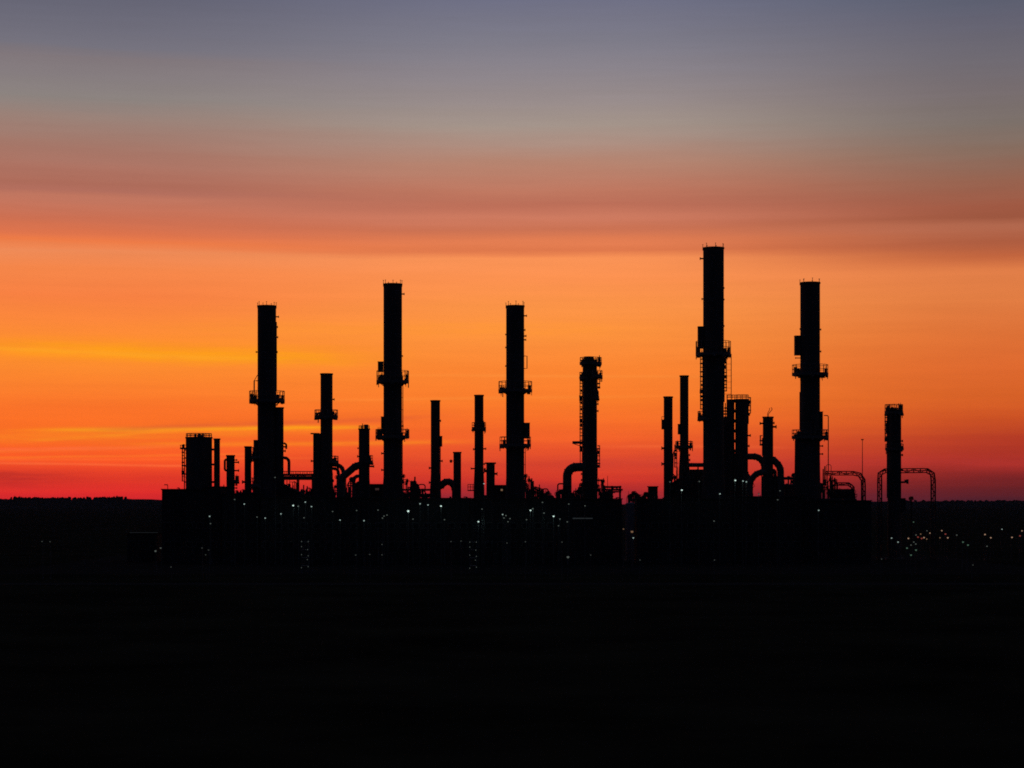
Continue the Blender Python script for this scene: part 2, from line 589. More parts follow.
t = column('process_column', 'medium column with one gallery and a lower flue fused to its left side', 'column', 320.9, 332.2, 373.6, 404, SLIM, flare=(478, 2))
platform(t, t.r, 314.4, 338.0, 410, 416.6, 419.5, clutter=4)
nozzle(t, t.r, 399.4, 1, 0.4, 0.18)
fl = MB().lathe([(t.px(5.6), 0.3), (t.px(5.6), t.lz(490)), (t.px(4.0), t.lz(478)), (t.px(4.0), t.lz(433.4)), (t.px(3.4), t.lz(433.4)), (t.px(3.4), t.lz(436))], 20, cx=t.lx(317.1))
flo = fl.build('side_flue', M['shell'], t.o, smooth=True)
MB().span((t.lx(310.8), -.6, t.lz(434.2)), (t.lx(319), .6, t.lz(433))).build('walkway', M['galv'], flo)
nozzle(t, t.lx(313.1), 461, -1, 0.45, 0.2)
platform(t, t.r, 314.5, 338.6, 456.2, 461.5, 464, a0=-70, a1=70, clutter=2)
duct(t, [(331, 464.5, 0), (342.3, 465.5, 0), (344.2, 478, 0), (344.2, 502, 0)], 0.42, 2.2)
duct(t, [(331, 468.5, -.8), (338.6, 469, -.8), (339.2, 480, -.8), (339.2, 502, -.8)], 0.3, 1.4)
duct(t, [(332, 463, .6), (337.5, 462.5, .6), (337.5, 474, .6)], 0.25, 1.0)

t = column('process_column', 'slim column fed by a slanting thick pipe at its left side', 'column', 359.1, 369.2, 428.6, 396, SLIM, flare=(478, 1.2))
rb = MB(); railing(rb, 0, 0, t.lz(428.6), t.r - .06, 0.55, 0, 360, True)
rb.bar((-.3, 0, t.lz(428.6)), (-.3, 0, t.lz(423.4)), .08, 5)
rb.box((.4, 0, t.lz(426.8)), (.8, .6, .9))
rb.build('railing', M['galv'], t.o)
platform(t, t.r, 355.3, 373.0, 455.5, 461.5, 464, a0=-75, a1=75, clutter=2)
nozzle(t, t.r, 466.4, 1, 0.9, 0.22)
nozzle(t, -t.r, 456.4, -1, 0.3, 0.2)
nozzle(t, -t.r, 448.2, -1, 0.25, 0.14)
duct(t, [(360.5, 464.8, 0), (355, 466.5, 0), (341, 478.5, 0), (341, 502, 0)], 0.72, 1.6)
duct(t, [(360, 476, -.3), (355, 476.5, -.3), (353.6, 483, -.3), (353.6, 502, -.3)], 0.34, 1.0)
duct(t, [(360, 483, .4), (356.6, 483, .4), (356.6, 502, .4)], 0.3, 0.6)
mb = MB()
mb.lathe([(.35, t.lz(481.5)), (.55, t.lz(480.5)), (.55, t.lz(478.5)), (.3, t.lz(477))], 12, cx=t.lx(352), cy=-.3)
mb.build('valve', M['steel'], t.o)

t = column('process_column', 'slim plain-topped column between second and middle tall stacks, box halfway up its right', 'column', 431.2, 439.6, 400.4, 404, SLIM, seg=22, flare=(474, 1.2))
side_box(t, 438.9, 442.2, 436.4, 446.6, depth=.9)
for y, L in ((420.8, .2), (461, .55), (438, .3)): nozzle(t, t.r, y, 1, L, 0.2)
for y in (468, 482.5): nozzle(t, -t.r, y, -1, 0.4, 0.22)
ladder(t, t.r, 446, 490, 1, cage=False)
duct(t, [(439, 486, -.2), (441.5, 486, -.2), (444.5, 481.8, -.2), (451.8, 481.8, -.2), (455.2, 489, -.2), (455.2, 503, -.2)], 0.68, 1.5)

t = column('process_column', 'short plain column with a lamp arm beside the arched duct', 'column', 453.8, 460.7, 452.0, 398, SLIM, seg=20)
mb = MB().bar((-t.r + .1, 0, t.lz(461)), (t.lx(449.2), 0, t.lz(461)), .06, 5).box((t.lx(451), 0, t.lz(461.2)), (.45, .4, .6))
mb.build('lamp_arm', M['steel'], t.o)

t = column('process_column', 'slim column with three small pairs of brackets left of the middle tall stack', 'column', 474.9, 483.1, 395.0, 402, SLIM, seg=22, flare=(466, .9))
platform(t, t.r, 471.8, 486.0, 422.6, 428.0, 430.4, clutter=2)
for y, sd, L in ((448.8, 1, .55), (449.2, -1, .3), (468.6, -1, .75), (464, 1, .3)): nozzle(t, sd * t.r, y, sd, L, 0.2)
mb = MB().span((t.lx(467.6), -.8, t.lz(491)), (t.lx(475.5), .8, t.lz(490)))
for x in (468, 470.5, 473): mb.bar((t.lx(x), -.7, t.lz(490)), (t.lx(x), -.7, t.lz(484.5)), .06, 5)
for y in (484.5, 487): mb.bar((t.lx(467.6), -.7, t.lz(y)), (t.lx(475.5), -.7, t.lz(y)), .06, 5)
mb.build('walkway', M['galv'], t.o)

t = column('process_column', 'short stubby column with a flat cap beside the middle tall stack', 'column', 486.7, 494.4, 462.6, 406, SLIM, seg=20)
mb = MB().sector(t.lz(464), t.lz(462.4), .1, t.r + .25)
mb.build('cap', M['steel'], t.o)
nozzle(t, t.r, 473.8, 1, 0.55, 0.3)
nozzle(t, -t.r, 471, -1, 0.5, 0.4, up=.6)

# ladder-clad column with the elbow duct
t = column('process_column', 'ladder-clad column with a crowded head and a big elbow duct at its foot', 'column', 583.0, 596.6, 362.5, 404, SLIM, flare=(452, .6))
MB().lathe([(t.px(5.0), t.lz(366)), (t.px(5.0), t.lz(356.6)), (t.px(5.0) - .15, t.lz(356.6)), (t.px(5.0) - .15, t.lz(360))], 24, cx=t.lx(588.8)).build('neck', M['shell'], t.o, smooth=True)
platform(t, t.r, 579.6, 601.8, 357.6, 363.2, 366.4, clutter=10)
platform(t, t.r, 577.6, 602.4, 370.8, 376.2, 378.8, a0=-80, a1=80, clutter=3)
platform(t, t.r, 579.2, 600.4, 372.5, 377.6, 380, a0=110, a1=250, clutter=3)
ladder(t, -t.r, 378, 462, -1, cage=True)
ladder(t, t.r, 377, 398, 1, cage=True)
for y in (396.5, 404, 411): nozzle(t, t.r, y, 1, 0.3, 0.2)
for y in (396.5,): nozzle(t, -t.r, y, -1, 0.7, 0.22)
platform(t, t.r, 580.4, 599.2, 391.6, 397.2, 399, a0=-80, a1=80, clutter=1)
mb = MB().span((t.lx(572.4), -.6, t.lz(443.8)), (t.lx(583.4), .6, t.lz(441.2)))
mb.bar((t.lx(573), -.5, t.lz(443.6)), (t.lx(583), -.5, t.lz(447)), .08, 5)
mb.build('walkway', M['galv'], t.o)
ladder(t, t.lx(580.6), 444, 464, -1, cage=False)
ladder(t, t.r, 448, 478, 1, cage=True)
duct(t, [(585, 467, -.2), (567.2, 467.3, -.2), (567.2, 503, -.2)], 0.9, 2.7, seg=18)
for y in (474, 480): nozzle(t, -t.r, y, -1, .35, .2)

t = column('process_column', 'short plain column with a slim box high on its left side', 'column', 664.1, 672.2, 396.6, 402, SLIM, seg=22)
side_box(t, 661.6, 664.4, 420, 429.4, depth=.9)
mb = MB().bar((t.lx(661.8), 0, t.lz(420)), (t.lx(661.8), 0, t.lz(416.6)), .05, 5).bar((t.lx(661.8), 0, t.lz(416.6)), (t.lx(664.4), 0, t.lz(416.6)), .05, 5)
mb.build('bracket', M['galv'], t.o)
for y in (448.2, 464): nozzle(t, -t.r, y, -1, 0.45, 0.3)
t = column('process_column', 'slimmest tall column beside the tallest stack, spreading feet of pipes', 'column', 680.3, 688.1, 375.6, 404, SLIM, seg=22, flare=(450, 1.2))
side_box(t, 677.9, 680.6, 424.4, 434.4, depth=.9)
platform(t, t.r, 675.2, 693.0, 441.4, 446.4, 448.8, clutter=3)
ladder(t, t.lx(677.2), 447, 478, -1, cage=True)
duct(t, [(674.6, 450, .2), (673.2, 454, .2), (672.8, 480, .2)], 0.12, .5, name='drop_pipe', flanges=False)
for y, L in ((455, .3), (460, .35), (464, .7)): nozzle(t, t.r, y, 1, L, 0.2)

# twin column right of the tallest stack
t = column('twin_column', 'pair of wide columns side by side under one railed top, beside the tallest stack', 'column', 735.6, 747.6, 399.2, 408, SLIM)
mb = MB().span((t.lx(722.8), -.5, 0), (t.lx(728), .9, t.lz(417)))
for y in range(408, 418, 3): mb.box((t.lx(725.5), .2, t.lz(y)), (rnd.uniform(.4, .9), .5, .3))
mb.bar((t.lx(725.5), .2, t.lz(418)), (t.lx(725.5), .2, t.lz(403)), .1, 5)
mb.build('cable_duct', M['steel'], t.o)
MB().span((t.lx(733.5), -.9, 0), (t.lx(737), .7, t.lz(453))).build('junction_cabinet', M['steel'], t.o)
MB().lathe([(t.px(4.4), 0), (t.px(4.4), t.lz(478)), (t.px(3.0), t.lz(474.5)), (t.px(1.0), t.lz(473))], 20, cx=t.lx(747.4), cy=1.0).build('reboiler', M['shell'], t.o, smooth=True)
MB().lathe([(t.px(4.0), .3), (t.px(4.0), t.lz(399.4)), (t.px(4.0) - .15, t.lz(399.4)), (t.px(4.0) - .15, t.lz(402))], 24, cx=t.lx(730.6), cy=.2).build('second_shell', M['shell'], t.o, smooth=True)
rb = MB()
railing(rb, 0, 0, t.lz(399.2), t.r + .12, 0.85, 0, 360, True)
railing(rb, t.lx(730.6), .2, t.lz(399.2), t.px(4.1), 0.85, 0, 360, True)
rb.build('railing', M['galv'], t.o)
MB().sector(t.lz(400.4), t.lz(399.2), .1, t.r + .25).build('top_deck', M['galv'], t.o)
ladder(t, t.r, 400, 424, 1, cage=True)
for y, L in ((435.5, .55), (446, .3), (405, .3)): nozzle(t, t.r, y, 1, L, 0.22)
for y in (401, 411, 421, 431, 441, 451):
    MB().box((t.lx(734.9), 0, t.lz(y)), (.5, .5, .7)).build('tie_plate', M['steel'], t.o)
duct(t, [(744, 456.6, -.5), (757.5, 456.6, -.5), (764, 463, -.5), (764, 474, -.5)], 0.66, 2.0)

# small column with ducts either side
t = column('process_column', 'slim column with a wisp of thin pipe on top and arched ducts on both sides', 'column', 763.2, 772.8, 416.8, 398, SLIM, seg=24)
nozzle(t, -t.r, 423.4, -1, .6, .24)
nozzle(t, t.r, 426.8, 1, .65, .28)
nozzle(t, t.r, 423, 1, .25, .2)
vp = MB()
vp.tube(fillet([(.1, 0, t.lz(417)), (.1, 0, t.lz(414)), (.9, 0, t.lz(409)), (.6, 0, t.lz(407.4))], .3), .07, 5)
vp.tube(fillet([(-.1, 0, t.lz(417)), (-.1, 0, t.lz(413.5)), (.3, 0, t.lz(410)), (.3, 0, t.lz(408))], .3), .06, 5)
vp.build('vent_pipe', M['galv'], t.o)
ladder(t, -t.r, 438, 456, -1, cage=True)
duct(t, [(770, 459.6, -.3), (773, 459.6, -.3), (780.4, 467, -.3), (780.4, 503, -.3)], 0.68, 2.4, seg=18)
duct(t, [(766, 472.6, -.5), (757, 472.6, -.5), (749.6, 481, -.5), (749.6, 503, -.5)], .62, 2.4)
MB().span((t.lx(762), .2, 0), (t.lx(778), 1.2, t.lz(476))).build('support_block', M['steel'], t.o)
duct(t, [(772, 470, .2), (775.2, 471, .2), (775.2, 503, .2)], 0.35, .7)
duct(t, [(781, 478.4, 0), (795, 478.4, 0)], 0.3, .5, name='link_pipe')
duct(t, [(781, 486, 0), (795, 486, 0)], 0.42, .5, name='link_pipe')


# ------------------------------------------------------------------ truss pipe bridges and the far right column
def truss(mb, pts, w, h):
    """square lattice girder along a bent path in the xz plane; h = depth in plane, w = width in y"""
    inner, outer = [], []
    for i, p in enumerate(pts):
        d = (pts[min(i + 1, len(pts) - 1)] - pts[max(i - 1, 0)]).normalized()
        n = Vector((-d.z, 0, d.x))
        inner.append(p - n * h / 2)
        outer.append(p + n * h / 2)
    for line in (inner, outer):
        for dy in (-w / 2, w / 2):
            mb.tube([q + Vector((0, dy, 0)) for q in line], 0.11, 6)
    for i in range(len(pts)):
        for dy in (-w / 2, w / 2):
            o = Vector((0, dy, 0))
            mb.bar(inner[i] + o, outer[i] + o, 0.06, 5)
            if i + 1 < len(pts):
                a, b = (inner[i], outer[i + 1]) if i % 2 else (outer[i], inner[i + 1])
                mb.bar(a + o, b + o, 0.055, 5)
        mb.bar(inner[i] - Vector((0, w / 2, 0)), inner[i] + Vector((0, w / 2, 0)), 0.06, 5)
        mb.bar(outer[i] - Vector((0, w / 2, 0)), outer[i] + Vector((0, w / 2, 0)), 0.06, 5)


def resample(path, step):
    out = [path[0].copy()]
    acc = 0.0
    for a, b in zip(path, path[1:]):
        L = (b - a).length
        if L < 1e-6:
            continue
        d = (b - a) / L
        pos = 0.0
        while acc + (L - pos) >= step:
            pos += step - acc
            out.append(a + d * pos)
            acc = 0.0
        acc += L - pos
    if (out[-1] - path[-1]).length > step * .3:
        out.append(path[-1].copy())
    return out


def gantry(label, pts, Y, h_px, R, w=0.5, group='lattice pipe bridges'):
    t = Thing('pipe_bridge', label, 'pipe bridge', pts[0][0], Y, group)
    P = fillet([Vector((t.lx(p[0]), 0, t.lz(p[1]))) for p in pts], R, 5)
    mb = MB()
    truss(mb, resample(P, 1.35), w, t.px(h_px))
    mb.build('lattice_frame', M['steel'], t.o)
    mb = MB()
    mb.tube(P, .08, 8)
    mb.build('pipe', M['pipe'], t.o, smooth=True)
    return t


gz = YH + HC * F / 400
g = gantry('black lattice pipe bridge leaning from the rightmost tall stack, its corner bent down', [(826, 473.2), (863.4, 473.2), (863.4, gz)], 400, 3.6, 1.7)
g2 = gantry('small low lattice pipe bridge nested inside the larger one by the rightmost tall stack', [(835, 484), (852.8, 484), (852.8, gz)], 402, 2.6, 0.5)
g3 = gantry('black lattice pipe bridge standing left of the far right column, bent corner', [(879.7, gz), (879.7, 470.8), (888.6, 470.6)], 405, 3.8, 1.0)
g4 = gantry('long black lattice pipe bridge reaching right from the far right column', [(900.4, 470.8), (933.2, 470.4), (933.2, gz)], 405, 4.0, 1.3)

t = column('process_column', 'lone column at far right with a railed crown, pipe bridges on both sides', 'column', 888.0, 900.7, 412.0, 405, SLIM)
platform(t, t.r, 885.2, 902.6, 404.6, 412.4, 414.8, clutter=11)
mb = MB()
for i in range(7):
    a = 2 * PI * i / 7
    mb.bar((t.r * .8 * math.cos(a), t.r * .8 * math.sin(a), t.lz(413)), (t.r * .8 * math.cos(a), t.r * .8 * math.sin(a), t.lz(rnd.uniform(403.4, 407))), .07, 5)
mb.build('vent_pipe', M['galv'], t.o)
ladder(t, -t.r, 414, 452, -1, cage=True)
ladder(t, -t.r, 452, 498, -1, cage=False)
side_box(t, 886.2, 888.4, 423, 434, depth=.8)
platform(t, t.r, 885.8, 903, 444, 448.6, 450.4, clutter=1)
for y in (441, 455, 470): nozzle(t, t.r, y, 1, .35, .2)
duct(t, [(899, 482.2, -.4), (905, 482.2, -.4), (905, 479.8, -.4)], .2, .2, name='drain_pipe', flanges=False)
mb = MB().box((t.lx(907), -.4, t.lz(481.6)), (.4, .5, .9)).bar((t.lx(904), -.4, t.lz(482.2)), (t.lx(907), -.4, t.lz(482.2)), .16, 6)
mb.build('valve', M['steel'], t.o)
side_box(t, 900, 905, 498.5, 512, depth=1.2)

# thin mast
t = Thing('antenna_mast', 'very thin mast rising above the lattice bridge right of the rightmost tall stack', 'mast', 862.4, 408)
MB().tube([(0, 0, 0), (0, 0, t.lz(470)), (0, 0, t.lz(439.4))], .11, 6, r1=.06).build('pole', M['galv'], t.o)
MB().box((0, 0, t.lz(439.6)), (.5, .3, .22)).build('head_lamp', M['steel'], t.o)
t = Thing('antenna_mast', 'short thin mast above the pipe frame right of the ladder-clad column', 'mast', 607.6, 408)
MB().tube([(0, 0, 0), (0, 0, t.lz(476))], .1, 6, r1=.05).build('pole', M['galv'], t.o)
t = Thing('antenna_mast', 'hair-thin mast between the gap and the bushy pipework left of the small square hut', 'mast', 628.4, 408)
MB().tube([(0, 0, 0), (0, 0, t.lz(491))], .07, 6, r1=.04).build('pole', M['galv'], t.o)


# ------------------------------------------------------------------ pipe racks, manifolds
def manifold(label, x0, x1, tops, Y, dense=1.0, group='clusters of valves and risers'):
    """header pipes with risers, valves and handwheels; tops = list of (x, y) along its skyline"""
    t = Thing('pipe_manifold', label, 'pipework', (x0 + x1) / 2, Y, group)
    hb = MB()
    zb = t.lz(500)
    for dy, z in ((-.6, zb), (.6, zb - 1.2), (0, zb - 3)):
        hb.bar((t.lx(x0), dy, z), (t.lx(x1), dy, z), .32, 10)
    hb.build('header_pipe', M['pipe'], t.o, smooth=True)
    fb = MB()
    for x in (x0 + 1, x1 - 1):
        for dy in (-.9, .9):
            fb.span((t.lx(x) - .12, dy - .12, 0), (t.lx(x) + .12, dy + .12, zb + .1))
    for z in (zb - .5, zb - 3.4, zb * .4):
        for x in (x0 + 1, x1 - 1):
            fb.bar((t.lx(x), -.9, z), (t.lx(x), .9, z), .1, 6)
    fb.build('support_frame', M['steel'], t.o)
    n = int((x1 - x0) / 1.3 * dense)
    for i in range(n):
        x = x0 + (x1 - x0) * (i + rnd.uniform(.2, .8)) / n
        yt = None
        for (xa, ya), (xb, yb) in zip(tops, tops[1:]):
            if xa <= x <= xb:
                yt = ya + (yb - ya) * (x - xa) / (xb - xa)
        if yt is None:
            continue
        yt += rnd.uniform(0, 1) ** 1.6 * (500 - yt) * .75
        z = t.lz(yt)
        dy = rnd.choice((-.6, 0, .6))
        lx = t.lx(x)
        rb = MB()
        r = rnd.uniform(.05, .17)
        if rnd.random() < .16:
            w = rnd.uniform(.5, 1.4) * rnd.choice((-1, 1))
            rb.tube(fillet([(lx, dy, zb - 1.0), (lx, dy, z), (lx + w, dy, z), (lx + w, dy, zb - 1.0)], .4, 4), r, 7)
        else:
            rb.bar((lx, dy, zb - 1.0), (lx, dy, z), r, 7)
        if rnd.random() < .35:
            w = rnd.uniform(.3, 1.0)
            zz = z - rnd.uniform(0, 1) * max(.2, (z - zb)) * .8
            rb.bar((lx - w * rnd.random(), dy, zz), (lx + w, dy, zz), rnd.uniform(.05, .13), 6)
        if rnd.random() < .16:
            rb.box((lx, dy, z - rnd.uniform(.1, 1.2)), (rnd.uniform(.4, 1.0), .5, rnd.uniform(.3, .9)))
        ro = rb.build('riser', M['pipe'], t.o)
        if rnd.random() < .7:
            vb = MB()
            zv = z - rnd.uniform(0, max(.1, z - zb)) * .6
            vb.bar((lx, dy, zv - .28), (lx, dy, zv + .28), r + .13, 8)
            vb.bar((lx, dy, zv), (lx, dy - .7, zv), .06, 5)
            vb.tube([Vector((lx + .38 * math.cos(k * PI / 4), dy - .7, zv + .38 * math.sin(k * PI / 4))) for k in range(8)], .05, 4, closed=True)
            vb.build('valve', M['steel'], ro)
    return t


def pipe_rack(label, x0, x1, y_top, y_low, Y, posts=3, rail=True, npipes=3, group='pipe racks'):
    t = Thing('pipe_rack', label, 'pipe rack', (x0 + x1) / 2, Y, group)
    zt, zl = t.lz(y_top), t.lz(y_low)
    for i in range(posts):
        x = t.lx(x0 + 1 + (x1 - x0 - 2) * i / (posts - 1))
        fb = MB()
        for dy in (-1.4, 1.4):
            fb.span((x - .13, dy - .13, 0), (x + .13, dy + .13, zt))
        fb.span((x - .1, -1.4, zl - .3), (x + .1, 1.4, zl - .05))
        fb.build('frame', M['steel'], t.o)
    db = MB()
    for x in (t.lx(x0) + .1, t.lx(x1) - .1):
        db.span((x - .06, -1.45, zt - .4), (x + .06, 1.45, zt - .1))
        db.span((x - .05, -1.45, zl - .28), (x + .05, 1.45, zl - .02))
    for dy in (-1.4, 1.4):
        db.span((t.lx(x0), dy - .1, zt - .45), (t.lx(x1), dy + .1, zt - .05))
        db.span((t.lx(x0), dy - .08, zl - .3), (t.lx(x1), dy + .08, zl))
        n = max(2, int((x1 - x0) / 5))
        for k in range(n):
            xa, xb = t.lx(x0 + (x1 - x0) * k / n), t.lx(x0 + (x1 - x0) * (k + 1) / n)
            za, zb2 = (zl, zt - .3) if k % 2 else (zt - .3, zl)
            db.bar((xa, dy, za), (xb, dy, zb2), .06, 5)
    db.build('girder', M['steel'], t.o)
    if rail:
        rb = MB()
        L = t.lx(x1) - t.lx(x0)
        n = max(3, int(L / .7))
        for dy in (-1.45, 1.45):
            for k in range(n + 1):
                x = t.lx(x0) + L * k / n
                rb.bar((x, dy, zt - .1), (x, dy, zt + .45), .055, 4)
            rb.bar((t.lx(x0), dy, zt + .45), (t.lx(x1), dy, zt + .45), .055, 5)
        rb.build('railing', M['galv'], t.o)
    for k in range(npipes):
        dy = -1.0 + 2.0 * k / max(1, npipes - 1)
        MB().bar((t.lx(x0) - .3, dy, zl + .25), (t.lx(x1) + .3, dy, zl + .25), rnd.uniform(.15, .27), 8).build('pipe', M['pipe'], t.o, smooth=True)
    return t


pipe_rack('railed pipe bridge between the leftmost tall stack and the medium column', 282, 314, 473.6, 478.5, 408, posts=3, npipes=3)
manifold('spiky valve cluster under the railed bridge right of the leftmost tall stack', 284, 312, [(284, 479), (292, 480), (300, 483), (312, 488)], 404, 1.2)
pipe_rack('low open pipe rack right of the foot of the second tall stack', 401, 434, 488.6, 496.0, 404, posts=4, rail=False)
manifold('spiky valve cluster at the right foot of the second tall stack', 401, 420, [(401, 470), (408, 473), (413, 477), (416.5, 476), (420, 490)], 400, 1.5)
manifold('descending spiky pipework at the right foot of the middle tall stack', 523, 553, [(523, 473), (530, 476), (537, 478.5), (542, 486), (553, 496)], 402, 1.6)
manifold('tangle of valves around the elbow duct at the foot of the ladder-clad column', 556, 583, [(556, 489), (562, 481), (571, 481), (576, 487), (583, 476)], 401, 1.3)
manifold('valve cluster at the right foot of the ladder-clad column', 596, 612, [(596, 472), (601, 478), (605, 477), (606, 484), (612, 486)], 402, 1.4)
pipe_rack('open square pipe frame right of the ladder-clad column', 603, 621, 485.8, 491, 406, posts=3, rail=False, npipes=2)
manifold('low bushy pipework left of the small square hut', 628, 650, [(628, 496), (632, 490.5), (636, 491), (641, 495), (650, 492)], 404, 1.5)
manifold('pipework crowded between the slimmest column and the tallest stack', 672, 704, [(672, 480), (678, 462), (690, 470), (697, 466), (704, 472)], 402, 1.6)
manifold('valves and risers between the twin column and its neighbour with arched ducts', 742, 753, [(742, 466), (747, 470), (753, 478)], 403, 1.2)
manifold('valves under the links beside the rightmost tall stack', 782, 798, [(782, 478), (788, 476), (793, 475), (798, 470)], 403, 1.3)
manifold('valve tree in the corner right of the rightmost tall stack', 820, 842, [(820, 470), (823.5, 466), (826, 464), (829, 474), (837, 478), (842, 488)], 404, 1.7)
manifold('valves under the small nested lattice bridge', 838, 856, [(838, 489), (844, 490), (850, 487), (856, 490)], 405, 1.4)
manifold('row of short risers left of the leftmost tall stack', 224, 258, [(224, 484), (230, 488), (240, 490), (248, 486), (258, 478)], 404, 1.1)
manifold('valve cluster beneath the slanting pipe of the slim column', 332, 360, [(332, 470), (338, 476), (346, 482), (352, 480), (360, 486)], 402, 1.2)


# ------------------------------------------------------------------ buildings in front of and between the columns
def building(label, x0, x1, y_top, Y, depth, name='process_building', roof='flat', y_top2=None, windows=0, lit=None, door=True, group='plant buildings'):
    t = Thing(name, label, 'building', (x0 + x1) / 2, Y, group)
    xa, xb, zt = t.lx(x0), t.lx(x1), t.lz(y_top)
    zt2 = t.lz(y_top2) if y_top2 else zt
    mb = MB()
    mb.prism([(xa, 0), (xb, 0), (xb, zt2), (xa, zt)], -depth / 2, depth / 2)
    n = int((xb - xa) / .9)
    for i in range(1, n):
        x = xa + (xb - xa) * i / n
        z = zt + (zt2 - zt) * i / n
        mb.span((x - .05, -depth / 2 - .05, .3), (x + .05, -depth / 2 + .01, z - .2))
    mb.build('wall', M['wall'], t.o)
    rb = MB()
    rb.prism([(xa - .15, zt + .003), (xb + .15, zt2 + .003), (xb + .15, zt2 + .2), (xa - .15, zt + .2)], -depth / 2 - .2, depth / 2 + .2)
    rb.build('roof', M['roof'], t.o)
    nv = int((xb - xa) / 1.5) if xb - xa > 6 else 0
    for i in range(nv):
        f = (i + rnd.uniform(.15, .85)) / nv
        x, zr_ = xa + (xb - xa) * f, zt + (zt2 - zt) * f + .2
        h = rnd.choice((.15, .2, .3, .35, .5, .8))
        vb = MB()
        y_ = rnd.uniform(-.3, .3) * depth
        if rnd.random() < .5:
            w = rnd.uniform(.3, 1.3)
            vb.span((x - w / 2, y_ - .4, zr_ - .1), (x + w / 2, y_ + .4, zr_ + h * .7))
        else:
            vb.bar((x, y_, zr_ - .1), (x, y_, zr_ + h), rnd.uniform(.06, .16), 7)
            vb.bar((x, y_, zr_ + h), (x + rnd.uniform(-.7, .7), y_, zr_ + h), .1, 6)
        vb.build('roof_vent', M['steel'], t.o)
    yf = -depth / 2
    if door:
        dx = xa + (xb - xa) * .3
        d = MB().span((dx - .6, yf - .1, 0), (dx + .6, yf - .055, 2.2)).build('door', M['steel'], t.o)
        MB().box((dx + .45, yf - .14, 1.05), (.06, .08, .2)).build('handle', M['galv'], d)
    for i in range(windows):
        x = xa + (xb - xa) * (i + .5) / windows
        for z in ([3.6] if zt < 9 else [3.6, 7.2]):
            w = MB().span((x - .7, yf - .1, z - .6), (x + .7, yf - .055, z + .6)).build('window', M['galv'], t.o)
            MB().span((x - .58, yf - .12, z - .48), (x + .58, yf - .104, z + .48)).build('pane', M['glass'], w)
    if lit:
        for lx_, ly_, hw, hh, mt in lit:
            x, z = t.lx(lx_), t.lz(ly_)
            w = MB().span((x - hw - .1, yf - .1, z - hh - .1), (x + hw + .1, yf - .055, z + hh + .1)).build('window', M['galv'], t.o)
            tag(MB().span((x - hw, yf - .13, z - hh), (x + hw, yf - .104, z + hh)).build('pane', M[mt], w), 'glowing pane')
    return t


building('long low black block under the squat tower at far left', 165.9, 209, 490.0, 388, 9, windows=4)
building('slightly higher black block right of the squat tower', 209.6, 224.4, 487.4, 388, 9, windows=1)
building('low black block before the leftmost tall stack', 225, 262, 494.2, 386, 8, windows=3)
building('lean-to shed with a roof sloping away from the leftmost tall stack', 283.6, 306, 484.5, 396, 5, y_top2=497, windows=2)
building('long black block before the medium column', 262.6, 362, 498.2, 384, 7, windows=8)
building('black block between the slim column and the second tall stack, one rosy window', 369.8, 385, 485.0, 402, 5, lit=[(378, 489.2, .38, .2, 'lit_pane')])
building('long low black block before the second tall stack', 362.6, 470, 498.8, 384, 7, windows=9)
building('black block tucked left of the middle tall stack, one small lit window', 491.6, 507, 486.0, 403, 5, lit=[(501.8, 490, .2, .18, 'lamp_amber_dim')])
building('long low black block before the middle tall stack', 470.6, 556, 499.0, 384, 7, windows=7)
building('low black block below the ladder-clad column with a faint lit gallery', 556.6, 621, 499.4, 384, 7, windows=0, lit=[(582, 518.2, 1.9, .09, 'strip')])
building('small square hut on the skyline left of the short plain column', 648.4, 657.2, 487.2, 404, 3, name='hut', door=True)
building('wide black block before the slimmest column and the tallest stack', 635.8, 730, 499.6, 384, 8, windows=8)
building('tall dark block wedged between slimmest column and tallest stack', 690, 703.4, 470.5, 408, 4)
building('black block with step roof below the slimmest column', 672.6, 690, 484, 408, 4, y_top2=472)
building('low black block below the arched ducts', 730.6, 800, 497.2, 386, 7, windows=6)
building('dark block behind the links left of the rightmost tall stack', 785.2, 796.4, 486, 409, 4)
building('low dark block under the nested lattice bridge', 833.5, 851.5, 490.0, 410, 4)
building('low black block before the rightmost tall stack', 800.6, 868, 501.2, 388, 7, windows=6)
building('low flat warehouse with a pale eaves strip made to glow, left of the black block', 131, 160.5, 533.4, 396, 8, name='warehouse', windows=3, lit=[(147.4, 532.4, 2.75, .06, 'strip')])  # eaves strip is added emission standing for a pale roof edge, no window

t = Thing('storage_silo', 'pale bluish silo in the gap right of the ladder-clad column', 'silo', 630.2, 396)
MB().lathe([(.95, .2), (.95, t.lz(503.5)), (.3, t.lz(502.4))], 24).build('shell', M['white'], t.o, smooth=True)
MB().lathe([(1.2, 0), (1.2, .25), (1.0, .3)], 24).build('foundation', M['concrete'], t.o)
MB().bar((.9, -.5, .3), (.9, -.5, t.lz(503)), .06, 5).build('ladder', M['galv'], t.o)

